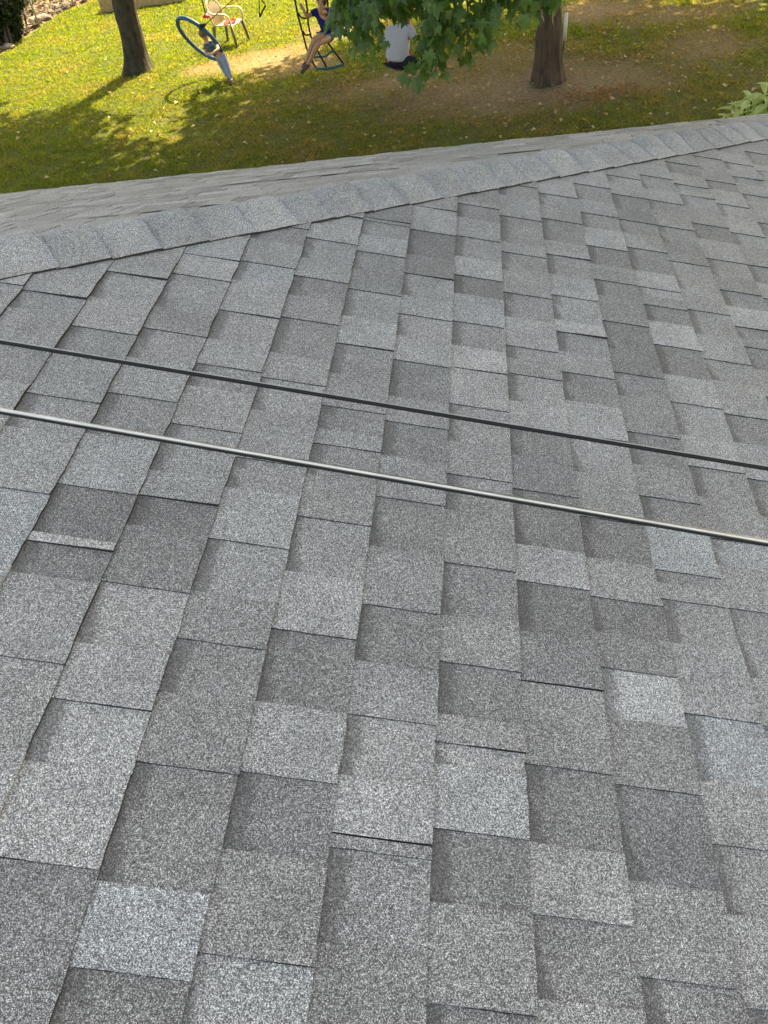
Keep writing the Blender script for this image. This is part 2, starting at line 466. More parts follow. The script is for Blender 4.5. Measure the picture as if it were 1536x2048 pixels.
TONES = [(-3.0, 0.275, 1.22, 0.8), (0.0, 2.12, 1.3, 0.3), (0.0, 1.882, 1.2, 0.6), (2.0, 1.889, 1.4, 0.2), (3.0, 2.464, 1.28, 0.3), (4.0, 2.159, 1.3, 0.2), (4.0, 1.963, 1.4, 0.2), (6.0, 2.126, 1.35, 0.2), (1.0, 1.006, 1.28, 0.2), (3.0, 1.084, 1.3, 0.8), (4.0, 1.118, 1.2, 0.6), (3.0, 0.654, 1.22, 0.9), (-4.0, 1.857, 1.2, 0.7), (-5.0, 1.936, 1.22, 0.5), (-5.0, 1.068, 1.15, 0.5), (-5.0, 0.856, 1.45, 0.1), (-6.0, 0.873, 1.15, 0.8), (-7.0, 1.192, 1.2, 0.2), (-3.0, 0.872, 1.15, 0.2), (-3.0, 1.348, 1.15, 0.1), (-5.0, 0.936, 0.74, 0.0), (-5.0, 0.817, 0.78, 0.0), (-4.0, 0.858, 0.8, 0.0), (1.0, 1.119, 0.76, 0.0), (2.0, 1.123, 0.74, 0.0), (1.0, 0.901, 0.72, 0.0), (2.0, 0.913, 0.74, 0.0), (2.0, 0.832, 0.8, 0.0), (0.0, 0.404, 0.76, 0.0), (0.0, 2.005, 0.72, 0.0), (3.0, 2.356, 0.76, 0.0), (4.0, 1.821, 0.76, 0.0), (-1.0, 2.086, 0.8, 0.0), (6.0, 3.204, 0.84, -0.3), (-2.0, 0.294, 0.84, 0.0), (-1.0, 0.763, 0.82, 0.0), (-3.0, 0.561, 0.88, 0.0), (-2.0, 0.676, 0.84, 0.0), (0.0, 0.693, 0.82, 0.0), (-1.0, 1.053, 0.82, 0.0), (-1.0, 0.283, 0.84, 0.0), (1.0, 0.526, 0.82, 0.0), (-3.0, 0.432, 0.82, 0.0), (-3.0, 0.191, 0.74, 0.0), (-2.0, 0.286, 0.95, 0.0), (0.0, 0.225, 0.78, 0.0), (1.0, 0.318, 0.84, 0.0), (2.0, 0.272, 0.8, 0.0), (0.0, 1.202, 0.95, 0.0), (4.0, 2.36, 0.85, 0.0), (-3.0, 1.816, 0.85, 0.0), (-3.0, 1.608, 0.9, 0.0), (-5.0, 1.588, 0.9, 0.0)]
E_ROW = 0.1427
def row_b(k): return ROWB.get(k, 0.2145 + E_ROW * k)

ha0, hb0 = hip_ab(H0)
ha1, hb1 = hip_ab(H0 + HD)
def hip_a(b): return ha0 + (ha1 - ha0) * (b - hb0) / (hb1 - hb0)

def clip_hip(poly):
    """keep the part of the outline on the near side of the hip"""
    out = []
    n = len(poly)
    for i in range(n):
        p, q = poly[i], poly[(i + 1) % n]
        fp, fq = hip_a(p[1]) - p[0] - 0.012, hip_a(q[1]) - q[0] - 0.012
        if fp >= 0: out.append(p)
        if (fp >= 0) != (fq >= 0):
            s = fp / (fp - fq)
            out.append((p[0] + (q[0] - p[0]) * s, p[1] + (q[1] - p[1]) * s))
    return out

def jit(s): return rnd.uniform(-s, s)

def cell_outline(a0, a1, b0, b1, sk0, sk1):
    """near end a0, far end a1; ragged butt edge, slightly skewed tab sides"""
    bt = b0 - 0.030
    pts = []
    nb = max(3, int((a1 - a0) / 0.022))
    n2 = 5
    drift = jit(0.0012)
    for i in range(n2):                     # near side, from head to butt
        u = i / n2
        pts.append((a0 + sk0 * u + jit(0.0006), bt + (b1 - bt) * u))
    for i in range(nb):                     # butt edge
        u = i / nb
        pts.append((a0 + sk0 + (a1 + sk1 - a0 - sk0) * u, b1 + jit(0.0011) + drift * math.sin(u * 5 + a0 * 9)))
    for i in range(n2):                     # far side, back to the head
        u = 1 - i / n2
        pts.append((a1 + sk1 * u + jit(0.0006), bt + (b1 - bt) * u))
    pts.append((a1, bt))
    return pts

def cell_geo(a0, a1, b0, b1, raised, tone, blue, lift, sk0, sk1):
    poly = clip_hip(cell_outline(a0, a1, b0, b1, sk0, sk1))
    if len(poly) < 3: return None
    L = max(b1 - b0, 1e-3)
    w = max(a1 - a0, 1e-3)
    hump = jit(0.0007)
    def top(a, b):
        u = (b - b0) / L
        u2 = min(max(u, -0.22), 1.0)
        z = (0.0022 + 0.0058 * u2) if raised else (0.0 + 0.0056 * u2)
        z += hump * math.sin(PI * (a - a0) / w)
        if lift:
            v = 1 - (a - a0) / w
            z += lift * max(0, v) ** 2 * max(0, u2) ** 1.2
        return z
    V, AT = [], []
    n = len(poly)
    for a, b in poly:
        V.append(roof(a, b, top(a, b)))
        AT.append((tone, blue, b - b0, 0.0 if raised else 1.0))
    for a, b in poly:
        zt = top(a, b)
        V.append(roof(a, b, max(-0.006, zt - (0.0062 if raised else 0.0045)) if lift else -0.005))
        AT.append((0.25, 0, 1, 0))
    # interior point so the sheet can hump a little
    ca = sum(p[0] for p in poly) / n; cb = sum(p[1] for p in poly) / n
    F = [list(range(n))[::-1]] + [[i, (i + 1) % n, (i + 1) % n + n, i + n][::-1] for i in range(n)]
    # outline runs near side -> butt -> far side; make the top face point out of the roof
    p0, p1, p2 = V[0], V[n // 3], V[2 * n // 3]
    if (p1 - p0).cross(p2 - p0).dot(NN) > 0:
        F = [f[::-1] for f in F]
    return V, F, AT

def screen_px(p):
    q = p - Vector((0, 0, CAM_Z))
    z = q.dot(fwd)
    if z < 0.1: return None
    return 768 + 1540 * q.dot(right) / z, 1024 + 1540 * q.dot(down) / z

cells = []
for k in range(-16, 17):
    b0, b1 = row_b(k), row_b(k + 1)
    if b1 > (CORNER - RO).dot(DB) + 0.02: break
    ed = list(ROWS.get(k, []))
    a_max = max(hip_a(b0), hip_a(b1)) + 0.1
    state_far = None
    if ed:
        a, kd = ed[0]
        kd_prev = 'L' if kd in 'DSJ' else 'D'
        a += rnd.uniform(0.09, 0.16)
        while a < a_max:
            ed.insert(0, (a, kd_prev))
            kd_prev = 'L' if kd_prev == 'D' else 'D'
            a += rnd.uniform(0.07, 0.17)
        a, kd = ed[-1]
        while a > -1.5:
            a -= rnd.uniform(0.08, 0.17)
            kd = 'L' if kd in 'DS' else 'D'
            ed.append((a, kd))
    else:
        a, kd = a_max, 'L'
        while a > -1.5:
            ed.append((a, kd))
            kd = 'L' if kd == 'D' else 'D'
            a -= rnd.uniform(0.07, 0.18)
    # slow blend drops along a row: a few tabs share a tone
    drop = 1.0
    for i in range(len(ed) - 1):
        (a1, k1), (a0, k0) = ed[i], ed[i + 1]
        raised = k1 in 'LJG'
        gap_near = k0 in 'JSG'
        if i % 2 == 0: drop = rnd.gauss(1.0, 0.06)
        tone = drop + rnd.gauss(0, 0.03) + (0.02 if raised else -0.03)
        blue = max(0.0, rnd.gauss(0.1, 0.15))
        for (tk, ta, tt, tb) in TONES:
            if tk == k and a0 <= ta < a1: tone, blue = 1 + (0.42 if tt > 1 else 0.68) * (tt - 1), tb
        lift = 0.0
        if raised and k0 == 'S': lift = 0.0045
        elif raised and k0 == 'J': lift = 0.003
        elif raised and rnd.random() < 0.15: lift = rnd.uniform(0.001, 0.003)
        sk = (jit(0.004), jit(0.004))
        g = cell_geo(a0 + (0.0022 if k0 == 'J' else 0), a1, b0, b1, raised, max(0.45, tone), blue, lift, 0.0, 0.0)
        if not g: continue
        V = g[0]
        m = len(V) // 2
        pr = [screen_px(p) for p in V[:m]]
        area = 0
        if all(pr):
            c = (sum(p[0] for p in pr) / m, sum(p[1] for p in pr) / m)
            if -60 < c[0] < 1596 and -60 < c[1] < 2108:
                area = abs(sum(pr[j][0] * pr[(j + 1) % m][1] - pr[(j + 1) % m][0] * pr[j][1] for j in range(m))) / 2
        cells.append((area, g, raised))
cells.sort(key=lambda c: -c[0])
rest_v, rest_f, rest_a = [], [], []
n_ob = 0
for area, (V, F, AT), raised in cells:
    if area > 60 and n_ob < 300:
        n_ob += 1
        c = sum(V, Vector()) / len(V)
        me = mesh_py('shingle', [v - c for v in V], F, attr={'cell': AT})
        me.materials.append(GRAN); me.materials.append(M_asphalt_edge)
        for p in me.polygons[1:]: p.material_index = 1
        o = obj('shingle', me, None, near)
        o.location = c - house.location - near.location
    else:
        q = len(rest_v)
        rest_v += V; rest_a += AT
        rest_f += [[i + q for i in f] for f in F]
me = mesh_py('shingles', rest_v, rest_f, attr={'cell': rest_a})
me.materials.append(GRAN)
on_house('shingles', me, None, 'stuff', parent=near)

# ------------------------------------------------------------------ far slope shingles (seen at a grazing angle)
def far_pt(x, s, z=0.0):
    """s metres up the slope from the far eave"""
    return Vector((x, EAVE_Y, EAVE_Z)) - FS * s + NF * z
fv, ff, fa = [], [], []
def far_xmax(s):                                               # hip on the right
    p = far_pt(0, s)
    return H0.x + HD.x * (p.y - H0.y) / HD.y
S_TOP = (EAVE_Y - APEX.y) / FS.y
k = 0
s0 = -0.02
while s0 < S_TOP - 0.05:
    s1 = s0 + E_ROW
    xr = far_xmax(max(s0, 0)) + 0.02
    xl = 2 * RIDGE_X - xr
    x = xr
    raised = bool(k % 2)
    wav = rnd.uniform(0, 9)
    while x > max(xl, -7.0):
        w = rnd.uniform(0.07, 0.20)
        xa, xb = x - w, x
        tone = max(0.6, rnd.gauss(1.02, 0.10)); blue = abs(rnd.gauss(0.15, 0.15))
        base = 0.0014 if raised else 0.0
        lift = rnd.uniform(0.002, 0.005) if (raised and rnd.random() < 0.08) else 0
        q = len(fv)
        cols = 4
        for i in range(cols + 1):
            xx = xa + (xb - xa) * i / cols
            und = 0.0035 * math.sin(xx * 2.1 + wav) + 0.003 * noise.noise(Vector((xx * 3, s0 * 4, 0)))
            u = i / cols
            for (s, z, d) in ((s0 + jit(0.0008), base + (0.0056 if raised else 0.0046) + lift * (1 - u) ** 2, E_ROW), (s1 + 0.03, base * 0.6, 0.0), (s0, -0.004, 1.0)):
                lim = far_xmax(s) + 0.004
                fv.append(far_pt(min(xx, lim), s, z + und))
                fa.append((tone if d < 0.9 else 0.3, blue, d, 0 if raised else 1))
        for i in range(cols):
            b_ = q + i * 3
            ff += [[b_, b_ + 3, b_ + 4, b_ + 1], [b_ + 2, b_ + 5, b_ + 3, b_]]
        ff += [[q + 2, q, q + 1], [q + cols * 3 + 1, q + cols * 3, q + cols * 3 + 2]]
        x -= w
        raised = not raised
    k += 1
    s0 = s1
me = mesh_py('shingles', fv, ff, attr={'cell': fa})
me.materials.append(GRAN)
on_house('shingles', me, None, 'stuff', parent=far)

# ------------------------------------------------------------------ hip caps
BIS = (NN + NF).normalized()
AC = HD.cross(BIS).normalized()
if AC.dot(HP) > 0: AC = -AC                                    # towards the near slope
AC = -AC if AC.dot(HP) > 0 else AC
phi = 0.5 * NN.angle(NF)
near_side = -HP                                                # in the near slope, away from the hip
far_side = FP
def cap_point(s, w, lift):
    """w > 0 on the near slope, w < 0 on the far one"""
    c = 0.055
    h = math.sqrt(w * w + c * c) - c * 0.55
    base = H0 + HD * s
    d = near_side if w > 0 else far_side
    flat = base + d * abs(w)
    nrm = (NN if w > 0 else NF).lerp(BIS, max(0, 1 - abs(w) / 0.08))
    rounded = -math.tan(phi) * (h - abs(w))
    return flat + nrm.normalized() * lift + BIS * rounded
CAP_E = 0.142
W_CAP = 0.145
cap_i = 0
s_start = (HA - H0).dot(HD) - 0.55
s = s_start
s_end = (CORNER - H0).length + 0.02
ws = [W_CAP * (1 - 2 * i / 14) for i in range(15)]
prev_lift = 0
while s < s_end:
    ln = CAP_E * (1 + jit(0.10))
    s1 = min(s + ln, s_end)
    tone = rnd.gauss(1.08, 0.04); blue = abs(rnd.gauss(0.1, 0.1))
    hump = rnd.uniform(0.015, 0.034)
    thick = rnd.uniform(0.0085, 0.0115)
    wj = jit(0.002)
    sk = jit(0.006)
    V, AT, F = [], [], []
    rows_s = [-0.06, 0.0, 0.3, 0.6, 0.85, 1.0]
    for u in rows_s:
        for w in ws:
            wn_ = w + wj * (1 if w > 0 else -1) * 0.6
            crest = math.exp(-(w / 0.072) ** 2)
            lift = 0.004 + (thick - 0.004 - 0.0028 * (abs(w) / W_CAP) ** 3) * max(u, 0) + hump * crest * (0.30 + 0.70 * math.sin(min(max(u, 0), 1) * PI * 0.70))
            if u < 0: lift = 0.0035 + hump * 0.2 * crest
            ss = s + (s1 - s) * u + sk * (w / W_CAP) * max(u, 0) + (jit(0.0012) if u == 1.0 else 0)
            wv = wn_ + (jit(0.0012) if abs(w) > W_CAP * 0.99 else 0)
            V.append(cap_point(ss, wv, lift + 0.0006 * noise.noise(Vector((ss * 30, w * 30, cap_i)))))
            AT.append((tone, blue, 1, 0))
    nw, nr = len(ws), len(rows_s)
    top_n = nw * nr
    for u in rows_s:                                           # underside
        for w in ws:
            crest = math.exp(-(w / 0.060) ** 2)
            V.append(V[len(V) - top_n] - (NN if w > 0 else NF) * 0.0055)
            AT.append((0.3, 0, 1, 0))
    for i in range(nr - 1):
        for j in range(nw - 1):
            q = i * nw + j
            F.append([q, q + 1, q + nw + 1, q + nw])
    ntop = len(F)
    def side(i, j): F.append([i, j, j + top_n, i + top_n])
    for j in range(nw - 1): side((nr - 1) * nw + j + 1, (nr - 1) * nw + j)
    for i in range(nr - 1):
        side(i * nw, (i + 1) * nw)
        side((i + 1) * nw + nw - 1, i * nw + nw - 1)
    v0, v1, v2 = V[F[0][0]], V[F[0][1]], V[F[0][2]]
    if (v1 - v0).cross(v2 - v0).dot(BIS) < 0: F = [f[::-1] for f in F]
    cc = sum(V, Vector()) / len(V)
    me = mesh_py('hip_cap', [v - cc for v in V], F, attr={'cell': AT})
    me.materials.append(GRAN); me.materials.append(M_asphalt_edge)
    for i, p in enumerate(me.polygons):
        if i < ntop: p.use_smooth = True
        else: p.material_index = 1
    o = obj('hip_cap', me, None, house)
    o.location = cc - house.location
    s = s1
    cap_i += 1

# walls, soffit boards and drip edge, mostly out of sight below the eaves
def wbox(name, x0, x1, y0, y1, z0, z1, mat):
    mb = MB(); mb.box(((x0 + x1) / 2, (y0 + y1) / 2, (z0 + z1) / 2), (x1 - x0, y1 - y0, z1 - z0))
    return on_house(name, mesh_py(name, mb.v, mb.f), mat)
OV = 0.45
wz = EAVE_Z - 0.25
wbox('wall', WEST + OV, CORNER.x - OV, EAVE_Y - OV - 0.2, EAVE_Y - OV, 0, wz, M_wall)
wbox('wall', CORNER.x - OV - 0.2, CORNER.x - OV, BACK_Y + 0.3, EAVE_Y - OV - 0.203, 0, wz, M_wall)
wbox('wall', WEST + OV, WEST + OV + 0.2, BACK_Y + 0.3, EAVE_Y - OV - 0.203, 0, wz, M_wall)
wbox('wall', WEST + OV + 0.203, CORNER.x - OV - 0.203, BACK_Y + 0.3, BACK_Y + 0.5, 0, wz, M_wall)
wbox('fascia', WEST, CORNER.x, EAVE_Y - 0.06, EAVE_Y - 0.035, EAVE_Z - 0.24, EAVE_Z - 0.076, M_trim)
wbox('fascia', CORNER.x - 0.06, CORNER.x - 0.035, BACK_Y, EAVE_Y - 0.064, EAVE_Z - 0.24, EAVE_Z - 0.076, M_trim)
wbox('soffit', WEST + 0.02, CORNER.x - 0.07, EAVE_Y - OV + 0.003, EAVE_Y - 0.064, EAVE_Z - 0.25, EAVE_Z - 0.235, M_trim)
wbox('drip_edge', WEST, CORNER.x, EAVE_Y - 0.03, EAVE_Y - 0.012, EAVE_Z - 0.07, EAVE_Z - 0.018, M_black)

# ------------------------------------------------------------------ wires over the near slope
def wire(p0, p1, strands, label):
    p0, p1 = Vector(p0), Vector(p1)
    d = (p1 - p0).normalized()
    a, b = p0 - d * 2.2, p1 + d * 9
    mid = (a + b) / 2
    w = tag(empty('overhead_wire', mid), label, 'wire', 'wires crossing above the roof')
    for (nm, r, off, mat) in strands:
        mb = MB()
        mb.tube([a.lerp(b, i / 40) - mid + Vector(off) for i in range(41)], r, 16)
        mb.build(nm, mat, w, True)
wire((-0.7459, 0.9476, 3.8333), (0.3768, 0.8536, 3.5946), [('sheath_and_shade', 0.0030, (0, 0, 0), M_black), ('highlight_strand', 0.0010, (0, 0.0012, 0.0036), M_steel)], 'upper wire, thin and black, crossing above the shingle roof')  # thin steel strand added as the pale highlight along the black wire's top
wire((-0.6684, 0.7795, 3.8305), (0.3270, 0.6822, 3.6308), [('bare_strand', 0.0028, (0, 0, 0), M_alu), ('sheath_and_shade', 0.0026, (0, -0.0010, -0.0040), M_black)], 'lower wire with a bright silvery top, crossing above the shingle roof')  # black strand added beneath the metal one as its dark, shaded underside

# ------------------------------------------------------------------ ground and lawn
def gnoise(x, y, s, off=0.0): return noise.noise(Vector((x * s + off, y * s - off, off)))
gx = np.linspace(-90, 90, 61); gy = np.linspace(-40, 140, 61)
gv = [(x, y, 0.0) for y in gy for x in gx]
gf = [[j * 61 + i, j * 61 + i + 1, (j + 1) * 61 + i + 1, (j + 1) * 61 + i] for j in range(60) for i in range(60)]

DIRT = [((0.839, 14.025, 0.0), 2.0, 1.1, 1.0), ((-0.227, 14.148, 0.0), 1.8, 0.9, 0.85), ((-1.475, 15.107, 0.0), 1.1, 0.6, 0.8), ((-2.441, 14.778, 0.0), 1.0, 0.5, 0.55),
        ((-4.460, 17.600, 0.0), 0.9, 0.8, 0.8), ((-3.690, 16.811, 0.0), 0.8, 0.5, 0.7), ((-5.647, 17.563, 0.0), 0.8, 0.5, 0.6), ((3.556, 15.098, 0.0), 0.7, 1.0, 0.7),
        ((3.507, 17.170, 0.0), 1.3, 0.7, 0.55), ((2.044, 18.074, 0.0), 1.0, 0.8, 0.8), ((0.249, 13.277, 0.0), 1.2, 0.5, 0.6), ((1.751, 13.585, 0.0), 0.9, 0.5, 0.65),
        ((-0.872, 15.874, 0.0), 1.0, 0.5, 0.7), ((0.312, 15.703, 0.0), 1.2, 0.8, 0.55), ((2.335, 13.382, 0.0), 0.8, 0.4, 0.45), ((-3.179, 19.224, 0.0), 0.9, 0.9, 0.4), ((0.583, 13.749, 0.0), 5.2, 2.3, 0.25), ((-1.549, 14.865, 0.0), 3.0, 1.4, 0.25), ((-1.028, 13.230, 0.0), 1.0, 0.35, 0.5)]
def dirt(x, y):
    d = 0.0
    for (c, rx, ry, k) in DIRT:
        q = ((x - c[0]) / rx) ** 2 + ((y - c[1]) / ry) ** 2
        if q < 4: d = max(d, k * max(0, 1 - q * 0.5) if q < 2 else 0)
    return d

m, nt, b = new_mat('soil_and_thatch')
tc = N(nt, 'ShaderNodeNewGeometry')
n1 = N(nt, 'ShaderNodeTexNoise', i_Scale=1.6, i_Detail=6.0)
n2 = N(nt, 'ShaderNodeTexNoise', i_Scale=22.0, i_Detail=6.0, i_Roughness=0.7)
nt.links.new(tc.outputs['Position'], n1.inputs['Vector'])
nt.links.new(tc.outputs['Position'], n2.inputs['Vector'])
f = math_n(nt, 'ADD', math_n(nt, 'MULTIPLY', n1.outputs[0], 0.4), math_n(nt, 'MULTIPLY', n2.outputs[0], 0.6))
r = ramp(nt, [(0.32, (0.055, 0.038, 0.020)), (0.5, (0.15, 0.105, 0.060)), (0.68, (0.30, 0.225, 0.135))], f)
nt.links.new(r.outputs[0], b.inputs['Base Color'])
b.inputs['Roughness'].default_value = 0.95
bp = N(nt, 'ShaderNodeBump', i_Strength=0.7, i_Distance=0.02)
nt.links.new(n2.outputs[0], bp.inputs['Height'])
nt.links.new(bp.outputs[0], b.inputs['Normal'])
M_ground = m
g = obj('ground', mesh_py('ground', gv, gf), M_ground)
tag(g, kind='structure')

# lawn edge towards the woods on the left
EDGE = [Vector((-12.209, 21.008, 0.0)), Vector((-12.168, 23.427, 0.0)), Vector((-12.169, 24.971, 0.0)), Vector((-11.545, 26.230, 0.0))]
EDGE = [EDGE[0] - (EDGE[1] - EDGE[0]) * 2] + EDGE + [EDGE[-1] + Vector((1.6, 9, 0))]
def edge_x(y):
    for p, q in zip(EDGE, EDGE[1:]):
        if p.y <= y <= q.y: return p.x + (q.x - p.x) * (y - p.y) / (q.y - p.y)
    return EDGE[0].x if y < EDGE[0].y else EDGE[-1].x

lx = np.arange(-20, 8, 0.14); ly = np.arange(7.5, 38, 0.14)
lv, la, lf = [], [], []
for y in ly:
    ex_ = edge_x(y)
    for x in lx:
        lv.append((x, y, 0.006))
        d_ = dirt(x + 0.35 * gnoise(x, y, 1.7, 9.0), y + 0.35 * gnoise(x, y, 1.7, 4.0)) if y < 24 else 0
        if x < ex_: d_ = 1.0
        la.append((d_, 0, 0, 1))
nxl = len(lx)
for j in range(len(ly) - 1):
    for i in range(nxl - 1):
        q = j * nxl + i
        lf.append((q, q + 1, q + 1 + nxl, q + nxl))
m, nt, b = new_mat('thatch')
at = N(nt, 'ShaderNodeAttribute', attribute_name='worn')
sp = N(nt, 'ShaderNodeSeparateColor')
nt.links.new(at.outputs['Color'], sp.inputs[0])
tc = N(nt, 'ShaderNodeNewGeometry')
n2 = N(nt, 'ShaderNodeTexNoise', i_Scale=16.0, i_Detail=6.0, i_Roughness=0.7)
nt.links.new(tc.outputs['Position'], n2.inputs['Vector'])
r1 = ramp(nt, [(0.3, (0.035, 0.045, 0.010)), (0.7, (0.10, 0.105, 0.03))], n2.outputs[0])
r2 = ramp(nt, [(0.3, (0.11, 0.075, 0.040)), (0.5, (0.21, 0.150, 0.088)), (0.7, (0.36, 0.275, 0.17))], n2.outputs[0])
nt.links.new(mix_c(nt, 'MIX', sp.outputs[0], r1.outputs[0], r2.outputs[0]), b.inputs['Base Color'])
b.inputs['Roughness'].default_value = 0.95
b.inputs['Specular IOR Level'].default_value = 0.1
lawn = obj('lawn', mesh_np('lawn', lv, lf, nper=4, attrs={'worn': la}), m)
tag(lawn, kind='structure')

def make_grass():
    n = 800000
    pts = []
    # more blades close to the camera, fewer far off
    y = 9.5 + 26 * nrs.rand(n) ** 1.25
    x = -2.0 + (nrs.rand(n) * 2 - 1) * 0.0
    half = 0.30 * y + 2.2
    cx = -0.30 * (y - 9) - 1.2
    x = cx + (nrs.rand(n) * 2 - 1) * (half + 2.8)
    keep = np.ones(n, bool)
    dr = np.zeros(n); pat = np.zeros(n); pat2 = np.zeros(n)
    # noise on a grid, looked up by blade
    G1 = {}
    X0, Y0, ST = -24.0, 8.0, 0.12
    nx_, ny_ = int(36 / ST), int(30 / ST)
    grid = np.zeros((ny_, nx_, 3), np.float32)
    for j in range(ny_):
        for i in range(nx_):
            px, py = X0 + i * ST, Y0 + j * ST
            a = gnoise(px, py, 0.9, 3.1) * 0.6 + gnoise(px, py, 2.6, 8.3) * 0.4
            c = gnoise(px, py, 3.6, 5.7) * 0.6 + gnoise(px, py, 7.5, 1.2) * 0.4
            d = dirt(px + 0.35 * gnoise(px, py, 1.7, 9.0), py + 0.35 * gnoise(px, py, 1.7, 4.0))
            grid[j, i] = (a, c, d)
    ii = np.clip(((x - X0) / ST).astype(int), 0, nx_ - 1)
    jj = np.clip(((y - Y0) / ST).astype(int), 0, ny_ - 1)
    q = grid[jj, ii]
    a, c, d = q[:, 0], q[:, 1], q[:, 2]
    ex = np.array([edge_x(v) for v in np.linspace(8, 40, 321)])
    e = ex[np.clip(((y - 8) / 0.1).astype(int), 0, 320)]
    keep = (x > e + 0.25 * c) & (nrs.rand(n) > d * (0.75 + 0.5 * c)) & (nrs.rand(n) > 0.25 - 0.9 * np.clip(c + 0.1, -0.3, 0.3))
    # not inside the house
    keep &= y > 8.2
    x, y, a, c, d = x[keep], y[keep], a[keep], c[keep], d[keep]
    n = len(x)
    h = (0.022 + 0.034 * nrs.rand(n)) * (1 + 0.9 * np.clip(c, -0.5, 0.8)) * (1 - 0.5 * d) * (1 + (y - 10) * 0.015)
    w = (0.0055 + 0.006 * nrs.rand(n)) * (1 + np.clip(y - 12, 0, 20) * 0.06)
    th = nrs.rand(n) * 2 * PI
    lx, ly = nrs.normal(0, 0.9, n) * h, nrs.normal(0, 0.9, n) * h
    v = np.zeros((n, 3, 3), np.float32)
    v[:, 0] = np.stack([x - np.cos(th) * w, y - np.sin(th) * w, np.full(n, -0.003)], 1)
    v[:, 1] = np.stack([x + np.cos(th) * w, y + np.sin(th) * w, np.full(n, -0.003)], 1)
    v[:, 2] = np.stack([x + lx, y + ly, h], 1)
    dry = np.clip(0.27 + 0.42 * a + 0.30 * c + 0.75 * d + nrs.normal(0, 0.08, n), 0, 1)
    col = np.zeros((n, 3, 4), np.float32)
    col[:, :, 0] = dry[:, None]
    col[:, :, 1] = nrs.rand(n)[:, None]
    col[:, 2, 2] = 1.0
    col[:, :, 3] = 1
    me = mesh_np('grass', v.reshape(-1, 3), np.arange(n * 3), attrs={'blade': col.reshape(-1, 4)})
    m, nt, b = new_mat('grass_blades')
    L = nt.links
    at = N(nt, 'ShaderNodeAttribute', attribute_name='blade')
    sp = N(nt, 'ShaderNodeSeparateColor')
    L.new(at.outputs['Color'], sp.inputs[0])
    r = ramp(nt, [(0.0, (0.035, 0.075, 0.010)), (0.35, (0.070, 0.105, 0.016)), (0.62, (0.135, 0.125, 0.050)), (1.0, (0.22, 0.175, 0.105))], sp.outputs[0])
    k = math_n(nt, 'ADD', 0.82, math_n(nt, 'MULTIPLY', sp.outputs[1], 0.36))
    cc = N(nt, 'ShaderNodeCombineColor')
    for i in range(3): L.new(k, cc.inputs[i])
    col = mix_c(nt, 'MULTIPLY', 1.0, r.outputs[0], cc.outputs[0])
    L.new(col, b.inputs['Base Color'])
    b.inputs['Roughness'].default_value = 0.6
    b.inputs['Specular IOR Level'].default_value = 0.25
    t = N(nt, 'ShaderNodeBsdfTranslucent')
    L.new(mix_c(nt, 'MULTIPLY', 1.0, col, mix_c(nt, 'MIX', sp.outputs[0], (4.6, 3.6, 1.35), (2.0, 1.7, 1.3))), t.inputs['Color'])
    mx = N(nt, 'ShaderNodeMixShader', i_0=0.55)
    L.new(b.outputs[0], mx.inputs[1]); L.new(t.outputs[0], mx.inputs[2])
    L.new(mx.outputs[0], nt.nodes['Material Output'].inputs['Surface'])
    o = obj('grass', me, m)
    return tag(o, 'short lawn grass, green with dry straw coloured patches', 'grass', kind='stuff')
make_grass()

def flat_leaves(name, pts, size, cols_mat, label, cat):
    v, f = [], []
    for (x, y, s) in pts:
        th = rnd.uniform(0, 2 * PI)
        c, sn = math.cos(th), math.sin(th)
        tl = [(-0.5, 0, 0), (-0.1, 0.36, 0.25), (0.5, 0.05, 0.1), (0, -0.34, 0.3)]
        tx, ty = rnd.uniform(-.5, .5), rnd.uniform(-.5, .5)
        q = len(v)
        z0 = rnd.uniform(0.02, 0.055)
        for (a, b_, z) in tl:
            a, b_ = a * s, b_ * s
            v.append((x + a * c - b_ * sn, y + a * sn + b_ * c, z0 + z * s + a * tx + b_ * ty))
        f.append([q, q + 1, q + 2, q + 3])
    o = obj(name, mesh_py(name, v, f), cols_mat)
    return tag(o, label, cat, kind='stuff')
M_litter = leaf_mat('dry_leaf', (0.30, 0.19, 0.09), (0.62, 0.52, 0.36), (1.1, 1.0, 0.7), 0.7, 0.25)
M_rust = leaf_mat('rust_leaf', (0.22, 0.07, 0.02), (0.42, 0.17, 0.06), (1.2, 1.0, 0.6), 0.7, 0.25)
pts = []
while len(pts) < 900:
    y = rnd.uniform(10, 21); x = rnd.uniform(-10, 6)
    dens = 0.25 + 0.75 * math.exp(-(((x - 0.8) / 4.2) ** 2 + ((y - 14.3) / 3.4) ** 2)) + 0.5 * gnoise(x, y, 1.1, 2)
    if rnd.random() < dens: pts.append((x, y, rnd.uniform(0.035, 0.09) * rnd.choice((0.7, 1, 1, 1.25))))
flat_leaves('fallen_leaves', pts, 0.06, M_litter, 'pale dry leaves scattered over the lawn', 'fallen leaves')
pts = []
RP = Vector((1.690, 13.372, 0.0))
for i in range(75):
    pts.append((RP.x + rnd.gauss(0, 0.38), RP.y + rnd.gauss(0, 0.22), rnd.uniform(0.05, 0.09)))
for i in range(60):
    pts.append((rnd.uniform(-6, 5), rnd.uniform(11, 18), rnd.uniform(0.05, 0.09)))
flat_leaves('fallen_leaves', pts, 0.06, M_rust, 'rusty brown fallen leaves, mostly in a patch beside the large tree trunk', 'fallen leaves')

